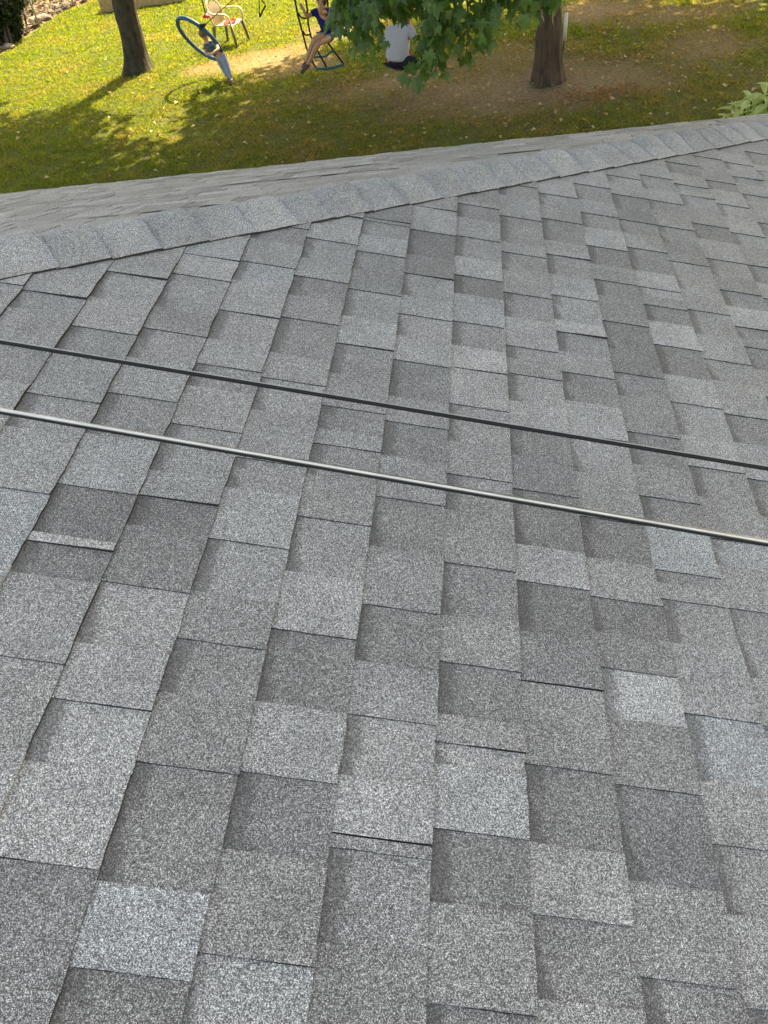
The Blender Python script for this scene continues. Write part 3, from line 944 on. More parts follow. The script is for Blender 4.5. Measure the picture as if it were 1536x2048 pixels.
# ------------------------------------------------------------------ trees
def trunk_mesh(path, radii, seg, ridge, flare, seed, rfreq=5):
    pts = smooth_path(path, 10)
    n = len(pts)
    v, f = [], []
    for i, p in enumerate(pts):
        u = i / (n - 1)
        x = u * (len(radii) - 1)
        j = min(int(x), len(radii) - 2)
        r = radii[j] + (radii[j + 1] - radii[j]) * (x - j)
        hgt = p.z - pts[0].z
        for k in range(seg):
            a = 2 * PI * k / seg
            rr = r * (1 + ridge * noise.noise(Vector((math.cos(a) * rfreq, math.sin(a) * rfreq, hgt * 0.8 + seed)))
                      + 0.10 * noise.noise(Vector((math.cos(a) * 1.1, math.sin(a) * 1.1, hgt * 1.5 + seed * 3))))
            fl = flare * math.exp(-max(hgt, 0) / 0.20) * (0.45 + 0.75 * max(0, math.sin(a * 3 + seed)) + 0.3 * noise.noise(Vector((math.cos(a) * 2, math.sin(a) * 2, seed))))
            v.append((p.x + math.cos(a) * (rr + fl), p.y + math.sin(a) * (rr + fl), p.z))
    for i in range(n - 1):
        for k in range(seg):
            f.append([i * seg + k, i * seg + (k + 1) % seg, (i + 1) * seg + (k + 1) % seg, (i + 1) * seg + k])
    f.append([(n - 1) * seg + k for k in range(seg)])
    return v, f

def crown_leaves(blobs, count, size, seed):
    rs = np.random.RandomState(int(abs(seed) * 10))
    wts = np.array([b[1] ** 2 for b in blobs]); wts /= wts.sum()
    idx = rs.choice(len(blobs), count, p=wts)
    c = np.array([b[0] for b in blobs])[idx]; r = np.array([b[1] for b in blobs])[idx]
    d = rs.normal(0, 1, (count, 3)); d /= np.linalg.norm(d, axis=1)[:, None]
    rad = r * (0.35 + 0.68 * rs.rand(count) ** 0.5)
    p = c + d * rad[:, None] * np.array([1, 1, 0.85])
    nrm = rs.normal(0, 1, (count, 3)) + np.array([0, 0, 1.0]); nrm /= np.linalg.norm(nrm, axis=1)[:, None]
    t = np.cross(nrm, rs.normal(0, 1, (count, 3))); t /= np.linalg.norm(t, axis=1)[:, None]
    b = np.cross(nrm, t)
    s = (size * (0.7 + 0.6 * rs.rand(count)))[:, None]
    v = np.stack([p - t * s * 0.5, p + b * s * 0.38 + nrm * s * 0.08, p + t * s * 0.5, p - b * s * 0.38 + nrm * s * 0.08], 1)
    return mesh_np('leaves', v.reshape(-1, 3), np.arange(count * 4), nper=4)

def tree(name, base, path, radii, limbs, blobs, count, size, bark, leafm, label, ridge, flare, seed, seg=40, rfreq=5):
    t = tag(empty(name, base), label, 'tree')
    B = Vector(base)
    v, f = trunk_mesh([Vector(p) - B for p in path], radii, seg, ridge, flare, seed, rfreq)
    obj('trunk', mesh_py('trunk', v, f, True), bark, t)
    for (pp, r0, r1) in limbs:
        q = [Vector(p) - B for p in smooth_path(pp, 6)]
        mb = MB()
        mb.tube(q, [r0 + (r1 - r0) * i / (len(q) - 1) for i in range(len(q))], 10)
        mb.build('limb', bark, t, True)
    me = crown_leaves([((Vector(c) - B)[:], r) for c, r in blobs], count, size, seed)
    o = obj('leaves', me, leafm, t)
    o['kind'] = 'stuff'
    return t

LB = Vector((-7.521, 18.041, 0.0))
def up_from(p, h, dx=0, dy=0): return Vector((p.x + dx, p.y + dy, h))
Lp = [LB + Vector((0, 0, -0.15)), Vector((-7.457, 18.030, 0.308)), Vector((-7.402, 18.030, 0.773)), Vector((-7.347, 18.030, 1.308))]
top = Lp[-1]
Lp += [top + Vector((0.25, 0.1, 1.6)), top + Vector((0.3, 0.3, 4.0)), top + Vector((0.5, 0.2, 7.5))]
blobs = []
for i in range(26):
    a = rnd.uniform(0, 2 * PI); rr = rnd.uniform(1.0, 4.2)
    blobs.append(((top.x + 0.9 + rr * math.cos(a) * 1.25, top.y - 0.6 + rr * math.sin(a) * 0.7, rnd.uniform(5.2, 11.5)), rnd.uniform(1.5, 2.4)))
tree('yard_tree', LB, Lp, [0.31, 0.245, 0.235, 0.23, 0.21, 0.15, 0.06],
     [([Lp[4], Lp[4] + Vector((-1.5, -0.6, 1.6)), Lp[4] + Vector((-3.2, -1.0, 3.6))], 0.11, 0.03),
      ([Lp[4] + Vector((0, 0, 0.6)), Lp[4] + Vector((1.5, -0.8, 2.2)), Lp[4] + Vector((3.0, -1.5, 3.6))], 0.11, 0.03),
      ([Lp[5], Lp[5] + Vector((0.4, 1.5, 1.6)), Lp[5] + Vector((0.5, 3, 3.0))], 0.09, 0.03)],
     blobs, 30000, 0.26, M_bark1, M_crown, 'tree with a dark mottled trunk on the sunny lawn left of the blue hoop swing', 0.09, 0.20, 3.3)

RB = Vector((0.984, 14.274, 0.0))
Rp = [RB + Vector((0, 0, -0.15)), Vector((0.983, 14.250, 0.403)), Vector((0.985, 14.250, 0.761)), Vector((0.970, 14.250, 1.173))]
top = Rp[-1]
Rp += [top + Vector((0.05, 0.05, 1.5)), top + Vector((0.1, 0.1, 4.2)), top + Vector((-0.2, 0.2, 8.5))]
LIMB = [Rp[4] + Vector((0, 0, -0.1)), Vector((0.6, 11.8, 4.1)), Vector((0.0, 9.6, 3.85)), Vector((-0.35, 7.6, 3.35))]
blobs = []
for i in range(34):
    a = rnd.uniform(0, 2 * PI); rr = 6.2 * math.sqrt(rnd.random())
    z = rnd.uniform(5.2, 15.5)
    blobs.append(((top.x + 0.6 + rr * math.cos(a), top.y - 0.8 + rr * math.sin(a), z), rnd.uniform(1.6, 2.6)))
maple = tree('maple_tree', RB, Rp, [0.27, 0.212, 0.205, 0.20, 0.195, 0.16, 0.07],
     [(LIMB, 0.10, 0.025),
      ([Rp[4] + Vector((0, 0, 0.5)), Rp[4] + Vector((1.8, -0.6, 2.0)), Rp[4] + Vector((4.0, -1.5, 3.8))], 0.12, 0.03),
      ([Rp[4] + Vector((0, 0, 1.0)), Rp[4] + Vector((-1.8, -0.4, 2.6)), Rp[4] + Vector((-4.0, -1.0, 4.6))], 0.12, 0.03),
      ([Rp[5], Rp[5] + Vector((0.4, -1.8, 2.0)), Rp[5] + Vector((0.8, -4, 4.0))], 0.10, 0.03),
      ([Rp[5], Rp[5] + Vector((0.2, 1.8, 2.0)), Rp[5] + Vector((0.3, 4, 3.6))], 0.10, 0.03)],
     blobs, 62000, 0.27, M_bark2, M_crown, 'maple tree with a ridged brown trunk and lobed leaves hanging into view', 0.12, 0.15, 1.7, seg=72, rfreq=9)

def added_shade_tree(base, cen, rx, ry, z0, z1, nb, count, size, label, seed):  # unseen trees, added so that their crowns shade the roof and lawn
    base = Vector(base)
    r2 = random.Random(seed)
    bl = []
    for i in range(nb):
        a = r2.uniform(0, 2 * PI); q = math.sqrt(r2.random())
        bl.append(((cen[0] + rx * q * math.cos(a), cen[1] + ry * q * math.sin(a), r2.uniform(z0, z1)), r2.uniform(1.5, 2.2)))
    c = Vector((cen[0], cen[1], (z0 + z1) / 2))
    pth = [base + Vector((0, 0, -0.2)), base + Vector((0.05, 0, 2.2)), base.lerp(c, 0.25) + Vector((0, 0, 1.8)), c]
    lim = [([pth[2], pth[2].lerp(Vector(b_[0]), 0.5) + Vector((0, 0, 0.4)), Vector(b_[0])], 0.10, 0.03) for b_ in bl[:5]]
    tree('added_shade_tree', base, pth, [0.36, 0.30, 0.22, 0.08], lim, bl, count, size, M_bark2, M_crown, label, 0.1, 0.15, seed * 1.1, seg=32)
added_shade_tree((7.8, 8.6, 0), (3.2, 6.6), 5.4, 5.0, 9.0, 12.8, 38, 78000, 0.26, 'tall tree added out of view right of the house, its crown shading the roof', 2)
added_shade_tree((4.6, 23.0, 0), (3.0, 20.0), 5.4, 3.2, 5.0, 10.5, 28, 27000, 0.26, 'tree added out of view behind the maple, its crown shading the lawn', 5)

# drooping maple twigs that hang into view, every leaf its own part
def maple_leaf_mesh(var):
    r_ = random.Random(50 + var)
    out = [(0, -0.02), (0.10, -0.10), (0.30, -0.16), (0.26, 0.02), (0.50, 0.12), (0.36, 0.20), (0.46, 0.42), (0.24, 0.36), (0.16, 0.46), (0.12, 0.66), (0, 0.92)]
    out = [(x * r_.uniform(0.9, 1.1), y) for x, y in out]
    droop = r_.uniform(0.15, 0.45)
    fold = r_.uniform(0.10, 0.35)
    pts = out + [(-x, y) for x, y in out[::-1][1:-1]]
    v = [(x, y, -fold * abs(x) * 0.8 - droop * max(y, 0) ** 2 * 0.5 + r_.uniform(-.02, .02)) for x, y in pts] + [(0, 0.14, 0.02)]
    n = len(pts)
    f = [[i, (i + 1) % n, n] for i in range(n)]
    # petiole
    q = len(v)
    v += [(0.012, -0.02, 0), (-0.012, -0.02, 0), (0, -0.35, 0.06)]
    f += [[q, q + 1, q + 2]]
    me = mesh_py('leaf', v, f)
    me.materials.append(M_maple)
    return me
LEAF = [maple_leaf_mesh(i) for i in range(5)]
TW = [((-1.268, 8.200, 3.021), (-1.290, 8.100, 2.778), (-1.326, 8.000, 2.657)), ((-1.266, 8.300, 3.002), (-1.275, 8.200, 2.716), (-1.316, 8.100, 2.519)), ((-1.194, 8.000, 3.050), (-1.178, 7.900, 2.809), (-1.187, 7.800, 2.634)),
      ((-1.104, 8.300, 2.983), (-1.162, 8.200, 2.663), (-1.199, 8.200, 2.372)), ((-1.057, 8.600, 2.883), (-1.069, 8.500, 2.666), (-1.105, 8.400, 2.487)), ((-0.857, 7.800, 3.012), (-0.942, 7.700, 2.714), (-0.999, 7.700, 2.529)),
      ((-0.800, 8.400, 2.929), (-0.814, 8.300, 2.758), (-0.836, 8.200, 2.594)), ((-0.694, 8.000, 2.991), (-0.682, 7.900, 2.808), (-0.680, 7.800, 2.691)),
      ((-0.441, 8.400, 2.886), (-0.456, 8.300, 2.559), (-0.443, 8.200, 2.338)), ((-0.465, 7.700, 2.985), (-0.466, 7.600, 2.646), (-0.497, 7.500, 2.448)), ((-0.451, 7.900, 2.945), (-0.459, 7.800, 2.521), (-0.471, 7.800, 2.168)),
      ((-0.479, 7.700, 2.548), (-0.559, 7.600, 2.389), (-0.684, 7.600, 2.217)), ((-0.380, 8.000, 2.917), (-0.440, 7.900, 2.572), (-0.481, 7.800, 2.365)), ((-0.355, 8.500, 2.857), (-0.353, 8.400, 2.484), (-0.402, 8.400, 2.213)),
      ((-0.288, 7.900, 2.961), (-0.265, 7.800, 2.651), (-0.284, 7.800, 2.493)), ((-0.168, 8.200, 2.891), (-0.163, 8.100, 2.493), (-0.195, 8.000, 2.231)), ((-0.058, 8.000, 2.915), (-0.044, 7.900, 2.565), (-0.072, 7.900, 2.325)),
      ((0.072, 8.400, 2.825), (0.059, 8.300, 2.599), (0.036, 8.200, 2.494)), ((0.174, 8.000, 2.852), (0.147, 7.900, 2.730), (0.136, 7.900, 2.635)), ((0.347, 8.100, 2.813), (0.351, 8.000, 2.648), (0.342, 8.000, 2.536)),
      ((0.486, 8.300, 2.758), (0.541, 8.300, 2.581), (0.563, 8.200, 2.512)), ((-0.462, 8.800, 2.814), (-0.492, 8.800, 2.575), (-0.442, 8.700, 2.424)), ((-0.697, 8.800, 2.842), (-0.738, 8.800, 2.645), (-0.750, 8.700, 2.523)),
      ((-0.992, 8.900, 2.858), (-0.989, 8.800, 2.674), (-1.041, 8.800, 2.512))]
hang = []
twig_mb = MB()
for tw in TW:
    pts = smooth_path([Vector(p) for p in tw], 7)
    # tie each twig back to the limb
    root = min((LIMB[3], LIMB[2], LIMB[3].lerp(LIMB[2], 0.5)), key=lambda q: (q - pts[0]).length)
    pts = smooth_path([root, root.lerp(pts[0], 0.5) + Vector((0, 0, 0.12)), pts[0]], 4)[:-1] + pts
    twig_mb.tube([p - RB for p in pts], [0.012 - 0.009 * i / len(pts) for i in range(len(pts))], 6)
    m_ = len(pts)
    for i in range(8, m_):
        for rep in range(3):
            if rnd.random() < 0.92:
                hang.append(pts[i] + Vector((rnd.gauss(0, 0.055), rnd.gauss(0, 0.16), rnd.gauss(0, 0.04))))
twig_mb.build('limb', M_twig, maple, True)
rnd.shuffle(hang)
n_leaf = 0
for p in hang[:300]:
    s = rnd.uniform(0.085, 0.14)
    o = obj('leaf', LEAF[rnd.randrange(5)], None, maple)
    o.location = p - RB
    yaw = rnd.gauss(PI, 0.9)                                   # leaf blades face the light over the roof
    tip = Vector((math.sin(yaw) * 0.75, math.cos(yaw) * 0.75, -rnd.uniform(0.5, 1.6))).normalized()
    nrm = Vector((rnd.gauss(0, 0.5), rnd.gauss(-0.7, 0.5), rnd.uniform(0.2, 1.0))).normalized()
    xax = tip.cross(nrm).normalized()
    nrm = xax.cross(tip).normalized()
    o.rotation_euler = Matrix((xax, tip, nrm)).transposed().to_euler()
    o.scale = (s, s, s)
# denser foliage further up the same limb, behind and above the hanging leaves
vv, fq = [], []
for p in hang[300:]:
    hang_extra = p
extra = list(hang[300:])
for i in range(420):
    t = rnd.random()
    extra.append(Vector((rnd.uniform(-0.85, 0.2), rnd.uniform(7.6, 9.2), rnd.uniform(2.80, 3.5))))
for p in extra:
    me0 = LEAF[rnd.randrange(5)]
    s = rnd.uniform(0.085, 0.14)
    rot = Matrix.Rotation(rnd.uniform(0, 2 * PI), 3, 'Z') @ Matrix.Rotation(rnd.uniform(-1.6, -0.4), 3, 'X')
    q = len(vv)
    vv += [p - RB + rot @ (v.co * s) for v in me0.vertices]
    fq += [[i + q for i in pl.vertices] for pl in me0.polygons]
o = obj('leaves', mesh_py('leaves', vv, fq), M_maple, maple)
o['kind'] = 'stuff'

# ------------------------------------------------------------------ shrub behind the eave corner
SB = Vector((1.95, 5.85, 0))
shrub = tag(empty('leafy_shrub', SB), 'pale green shrub whose long leaves show above the far right eave', 'shrub')
smb = MB()
tips = []
for (x, y, z) in [(1.648, 5.750, 2.277), (1.686, 5.700, 2.302), (1.720, 5.700, 2.343), (1.792, 5.750, 2.294), (1.800, 5.700, 2.378), (1.819, 5.650, 2.349), (1.857, 5.700, 2.402), (1.939, 5.800, 2.315), (1.803, 5.800, 2.231),
                  (2.020, 5.900, 2.353), (2.108, 5.900, 2.249), (2.040, 6.100, 2.353), (2.215, 6.100, 2.302), (1.849, 5.900, 2.283), (1.886, 5.800, 2.235)]:
    tip = Vector((x, y, z + 0.035)) - SB
    tips.append(tip)
    root = Vector((rnd.uniform(-.15, .25), rnd.uniform(-.1, .2), 0))
    smb.tube(smooth_path([root, root.lerp(tip, 0.6) + Vector((0.08, 0.06, -0.1)), tip], 5), [0.014 - 0.0009 * i for i in range(11)], 6)
smb.build('stem', M_twig, shrub, True)
def long_leaf(var):
    w = 0.17 + 0.03 * var
    v, f = [], []
    for i in range(6):
        u = i / 5
        ww = w * math.sin(PI * min(1, u * 0.93 + 0.05)) ** 0.8
        z = 0.25 * u - 0.45 * u * u
        v += [(-ww, u, z + 0.08 * ww / w), (0, u, z), (ww, u, z + 0.08 * ww / w)]
    for i in range(5):
        q = i * 3
        f += [[q, q + 1, q + 4, q + 3], [q + 1, q + 2, q + 5, q + 4]]
    me = mesh_py('leaf', v, f, True); me.materials.append(M_rhodo)
    return me
LL = [long_leaf(i) for i in range(3)]
for tip in tips:
    nl = rnd.randint(8, 11)
    for i in range(nl):
        o = obj('leaf', LL[i % 3], None, shrub)
        a = 2 * PI * i / nl * 1.9 + rnd.uniform(-.3, .3)
        el = rnd.uniform(-0.15, 0.65)
        o.location = tip + Vector((0, 0, -0.012 * i))
        o.rotation_euler = (el, rnd.uniform(-.3, .3), a)
        s = rnd.uniform(0.10, 0.14)
        o.scale = (s, s, s)

# ------------------------------------------------------------------ slackline between the two trees, off the top of the photo
SL0 = Vector((-7.35, 17.80, 2.75)); SL1 = Vector((0.80, 14.30, 2.75))
mb = MB()
mb.tube([SL0, SL0.lerp(SL1, 0.5) - Vector((0, 0, 0.10)), SL1], 0.025, 8, flat=0.2)
tag(mb.build('slackline', M_greenstrap), 'dark strap strung between the two tree trunks above the swings', 'slackline')
def line_at(x):
    t = (x - SL0.x) / (SL1.x - SL0.x)
    return SL0.lerp(SL1, t)

# net hoop swing
hoop = tag(empty('hoop_swing', (-5.504, 16.650, 0.746)), 'blue padded hoop swing with a net, tipped up around the small child', 'swing')
HC = Vector((-5.504, 16.650, 0.746))
mj = Vector((-5.177, 16.650, 0.370)) - Vector((-5.836, 16.650, 1.098))
RAD = mj.length / 2
vd = (HC - Vector((0, 0, CAM_Z))).normalized()
mj = (mj - vd * mj.dot(vd)); RAD = mj.length / 2
mj.normalize()
mi = (Vector((-5.352, 16.650, 0.841)) - Vector((-5.657, 16.650, 0.651))); mi = (mi - vd * mi.dot(vd)); mi = (mi - mj * mi.dot(mj)).normalized()
mi = (mi * 0.36 - vd * 0.933).normalized()
mb = MB()
ring = [mj * RAD * math.cos(2 * PI * i / 40) + mi * RAD * math.sin(2 * PI * i / 40) for i in range(41)]
mb.tube(ring, 0.038, 10, cap=False)
mb.build('ring', M_bluefoam, hoop, True)
mb = MB()
for i in range(12):
    a = 2 * PI * i / 12
    mb.tube([mj * RAD * math.cos(a) + mi * RAD * math.sin(a), mj * 0.13 * math.cos(a + 0.4) + mi * 0.13 * math.sin(a + 0.4)], 0.005, 5)
for rr in (0.13, 0.30, 0.46):
    pts = [mj * rr * math.cos(2 * PI * i / 24 + 0.4) * RAD / 0.55 + mi * rr * math.sin(2 * PI * i / 24 + 0.4) * RAD / 0.55 for i in range(25)]
    mb.tube(pts, 0.005, 5, cap=False)
mb.build('net', M_cord, hoop, True)
kn = Vector((-5.299, 16.250, 1.001)) - HC
an = max(ring, key=lambda q: -(q - kn).length)
p2 = Vector((-5.092, 16.450, 1.102)) - HC
d = (p2 - an)
endp = an + d * ((2.70 - HC.z - an.z) / d.z)
mb = MB(); mb.tube([an, p2, endp], 0.008, 6)
mb.build('rope', M_rope, hoop, True)
mb = MB(); mb.tube([an * 0.94, an * 1.0 + Vector((0, 0, 0.02)), an + d.normalized() * 0.10], [0.055, 0.055, 0.02], 10)
mb.build('knot', M_rope, hoop, True)
far_an = ring[25]
mb = MB(); mb.tube([far_an, Vector((line_at(HC.x - 0.2).x - HC.x, line_at(HC.x - 0.2).y - HC.y, 2.70 - HC.z))], 0.006, 6)
mb.build('rope', M_cord, hoop, True)

# small trapeze pieces hanging from the line
t = tag(empty('swing_handle', (-5.346, 16.900, 1.066)), 'small red disc handle hanging on a black rope beside the plastic chair', 'handle')
mb = MB(); mb.tube([(0, 0, -0.03), (0, 0, 0.0), (0, 0, 0.035)], [0.075, 0.065, 0.02], 12); mb.build('disc', M_redplastic, t, True)
mb = MB(); mb.tube([(0, 0, 0.03), (-0.02, 0.05, 1.62)], 0.012, 6); mb.build('rope', M_rope, t, True)
t = tag(empty('trapeze', (-4.156, 16.300, 1.046)), 'black triangular trapeze hanging above the grass at the top edge', 'trapeze')
c0 = Vector((-4.156, 16.300, 1.046))
mb = MB(); mb.tube([Vector((-4.156, 16.300, 1.046)) - c0, Vector((-3.999, 16.300, 1.212)) - c0], 0.016, 8); mb.build('bar', M_rope, t, True)
apx = Vector((-4.15, 16.4, 2.70)) - c0
mb = MB(); mb.tube([Vector((0, 0, 0)), Vector((-4.098, 16.300, 1.310)) - c0, apx], 0.010, 6); mb.build('rope', M_rope, t, True)
mb = MB(); mb.tube([Vector((-3.999, 16.300, 1.212)) - c0, Vector((-4.043, 16.300, 1.304)) - c0, apx], 0.010, 6); mb.build('rope', M_rope, t, True)

# rope ladder
t = tag(empty('rope_ladder', (-2.974, 15.900, 0.165)), 'black rope ladder with curved rungs under the seated girl', 'rope ladder')
c0 = Vector((-2.974, 15.900, 0.165))
def rel(L_): return [Vector(p) - c0 for p in L_]
for pp in ([(-3.372, 16.000, 1.292), (-3.367, 16.000, 1.019), (-3.344, 16.000, 0.776), (-3.320, 16.000, 0.528), (-3.270, 15.980, 0.336), (-3.190, 15.900, 0.197)],
           [(-3.164, 15.950, 1.279), (-3.193, 15.950, 1.011), (-3.194, 15.950, 0.732), (-3.146, 15.950, 0.547), (-3.066, 15.930, 0.360), (-2.974, 15.900, 0.165)],
           [(-2.771, 15.900, 1.245), (-2.882, 15.900, 0.948), (-2.909, 15.900, 0.712), (-2.885, 15.900, 0.588), (-2.774, 15.880, 0.408), (-2.644, 15.850, 0.210)]):
    q = rel(pp)
    t0 = q[0]; d = (q[0] - q[1])
    top_ = Vector((line_at((c0 + t0).x).x, line_at((c0 + t0).x).y, 2.70)) - c0
    mb = MB(); mb.tube(smooth_path([top_] + q, 5), 0.017, 7); mb.build('side_rope', M_rope, t, True)
for pp, r_, mt in (([(-3.353, 16.000, 1.080), (-3.302, 15.950, 1.023), (-3.214, 15.950, 0.997)], 0.015, M_rope), ([(-3.329, 16.000, 0.799), (-3.288, 15.960, 0.740), (-3.211, 15.950, 0.742)], 0.015, M_rope),
                   ([(-3.246, 15.980, 0.358), (-3.087, 15.950, 0.366), (-2.964, 15.900, 0.374), (-2.873, 15.880, 0.436), (-2.795, 15.880, 0.452)], 0.020, M_teal),
                   ([(-3.191, 15.900, 0.188), (-2.971, 15.880, 0.170), (-2.644, 15.850, 0.210)], 0.028, M_teal)):
    mb = MB(); mb.tube(smooth_path(rel(pp), 5), r_, 8); mb.build('rung', mt, t, True)

# seat swing of the hooded person
t = tag(empty('seat_swing', (-1.524, 15.000, 0.287)), 'black strap seat swing on red ropes behind the maple leaves', 'swing')
c0 = Vector((-1.524, 15.000, 0.287))
q = rel([(-1.765, 15.050, 0.379), (-1.679, 15.000, 0.321), (-1.521, 14.950, 0.286), (-1.360, 14.950, 0.300), (-1.265, 14.950, 0.368)])
mb = MB(); mb.tube(smooth_path(q, 4), 0.085, 8, flat=0.22); mb.build('seat', M_seat, t, True)
a1 = Vector((line_at(-1.6).x, line_at(-1.6).y, 2.70)) - c0
a2 = Vector((line_at(-1.15).x, line_at(-1.15).y, 2.70)) - c0
mb = MB(); mb.tube([q[0], Vector((-1.682, 15.100, 0.776)) - c0, a1], 0.012, 6); mb.build('rope', M_redplastic, t, True)
mb = MB(); mb.tube([q[-1], Vector((-1.346, 14.950, 0.586)) - c0, Vector((-1.290, 14.950, 0.934)) - c0, a2], 0.014, 6); mb.build('rope', M_redplastic, t, True)
t = Vector((-1.053, 14.850, 0.341)); e2 = Vector((t.x - 0.02, line_at(t.x).y, 2.70))
mb = MB(); mb.tube([Vector((0, 0, 0)), Vector((0.004, 0, 0.5)), e2 - t], 0.028, 6, flat=0.35)
o = mb.build('hanging_strap', M_greenstrap); o.location = t
tag(o, 'flat dark green strap hanging free beside the swing with red ropes', 'strap')

# ------------------------------------------------------------------ plastic chair
CC = (Vector((-5.911, 19.157, 0.0)) + Vector((-5.478, 18.900, 0.0)) + Vector((-5.341, 19.333, 0.0)) + Vector((-5.798, 19.376, 0.0))) / 4
fd = (Vector((-5.478, 18.900, 0.0)) + Vector((-5.341, 19.333, 0.0)) - Vector((-5.911, 19.157, 0.0)) - Vector((-5.798, 19.376, 0.0)))
rz = math.atan2(fd.y, fd.x)
chair = tag(empty('plastic_chair', CC, rz), 'tan plastic armchair standing on the sunny grass', 'chair')
mb = MB()
v, f = [], []
for i in range(9):
    for j in range(9):
        x, y = -0.22 + 0.46 * i / 8, -0.23 + 0.46 * j / 8
        z = 0.43 - 0.025 * (1 - (y / 0.23) ** 2) * (1 - (i / 8) ** 4) + 0.012 * (i / 8) - (0.03 if i == 8 else 0)
        v.append((x, y, z))
for i in range(9):
    for j in range(9): v.append((v[i * 9 + j][0], v[i * 9 + j][1], v[i * 9 + j][2] - 0.022))
for i in range(8):
    for j in range(8):
        q = i * 9 + j
        f += [[q, q + 9, q + 10, q + 1], [81 + q, 81 + q + 1, 81 + q + 10, 81 + q + 9]]
for k_ in range(8):
    f += [[k_, k_ + 1, 81 + k_ + 1, 81 + k_], [72 + k_ + 1, 72 + k_, 153 + k_, 153 + k_ + 1], [k_ * 9 + 9, k_ * 9, 81 + k_ * 9, 81 + k_ * 9 + 9], [k_ * 9 + 8, k_ * 9 + 17, 81 + k_ * 9 + 17, 81 + k_ * 9 + 8]]
mb.add(v, f)
mb.build('seat', M_cream, chair, True)
mb = MB()
for j in range(7):
    y0 = -0.17 + 0.34 * j / 6
    bow = -0.02 * (1 - (y0 / 0.2) ** 2)
    mb.tube([(-0.215 + bow, y0 * 0.95, 0.43), (-0.25 + bow, y0, 0.60), (-0.31 + bow, y0 * 1.05, 0.84 - 0.10 * (y0 / 0.2) ** 2)], 0.026, 6, flat=0.25)
mb.build('backrest', M_cream, chair, True)
mb = MB()
mb.tube(smooth_path([(-0.21, -0.23, 0.42), (-0.25, -0.235, 0.60), (-0.30, -0.21, 0.78), (-0.335, -0.10, 0.87), (-0.345, 0, 0.885), (-0.335, 0.10, 0.87), (-0.30, 0.21, 0.78), (-0.25, 0.235, 0.60), (-0.21, 0.23, 0.42)], 4), 0.022, 8)
mb.build('back_rim', M_cream, chair, True)
for s in (-1, 1):
    mb = MB()
    mb.tube(smooth_path([(-0.28, s * 0.235, 0.70), (-0.12, s * 0.29, 0.66), (0.10, s * 0.30, 0.655), (0.22, s * 0.29, 0.62), (0.25, s * 0.27, 0.52), (0.245, s * 0.25, 0.40)], 5), 0.030, 8, flat=0.6)
    mb.build('armrest', M_cream, chair, True)
    for x0, x1 in ((0.235, 0.285), (-0.22, -0.29)):
        mb = MB()
        mb.tube([(x0, s * 0.235, 0.41), ((x0 + x1) / 2, s * 0.25, 0.2), (x1, s * 0.268, 0.0)], [0.040, 0.034, 0.026], 8, flat=0.8)
        mb.build('leg', M_shadedleg, chair, True)
# red cloth lying on the seat
bm = bmesh.new()
bmesh.ops.create_grid(bm, x_segments=14, y_segments=14, size=0.17)
for v_ in bm.verts:
    p = v_.co
    w = noise.noise(Vector((p.x * 11, p.y * 11, 3))) ; w2 = noise.noise(Vector((p.x * 7, p.y * 7, 9)))
    p.x *= 0.75 + 0.5 * w2; p.y *= 1.0 + 0.3 * w
    p.z = 0.022 + 0.05 * abs(w) + 0.03 * max(0, w2)
me = bpy.data.meshes.new('red_cloth'); bm.to_mesh(me); bm.free()
for p in me.polygons: p.use_smooth = True
cl = obj('red_cloth', me, M_red)
cl.location = CC + Matrix.Rotation(rz, 3, 'Z') @ Vector((0.05, 0.0, 0.418))
cl.rotation_euler = (0, 0, rz + 0.4)
tag(cl, 'crumpled red cloth lying on the plastic chair seat', 'cloth')

# ------------------------------------------------------------------ people
def skinned(name, chains, mat, parent, roots=None, sub=2):
    """chains: list of [(point, radius), ...]; points shared by position are merged"""
    verts, rad, edges, idx = [], [], [], {}
    root_ids = []
    for ch in chains:
        prev = None
        for (p, r) in ch:
            key = tuple(round(c, 4) for c in p)
            if key not in idx:
                idx[key] = len(verts)
                verts.append(Vector(p)); rad.append(r)
            i = idx[key]
            if prev is not None and prev != i: edges.append((prev, i))
            prev = i
    me = bpy.data.meshes.new(name)
    me.from_pydata(verts, edges, [])
    me.materials.append(mat)
    o = bpy.data.objects.new(name, me)
    COL.objects.link(o)
    o.parent = parent
    md = o.modifiers.new('skin', 'SKIN')
    md.use_smooth_shade = True
    # one root per connected island
    par = list(range(len(verts)))
    def find(i):
        while par[i] != i: i = par[i]
        return i
    for a, b_ in edges: par[find(a)] = find(b_)
    seen = set()
    if not me.skin_vertices: me.skin_vertices.new()
    for i, sv in enumerate(me.skin_vertices[0].data):
        r = rad[i]
        sv.radius = r if isinstance(r, tuple) else (r, r)
        k_ = find(i)
        sv.use_root = k_ not in seen
        seen.add(k_)
    sd = o.modifiers.new('sub', 'SUBSURF')
    sd.levels = sub; sd.render_levels = sub
    return o

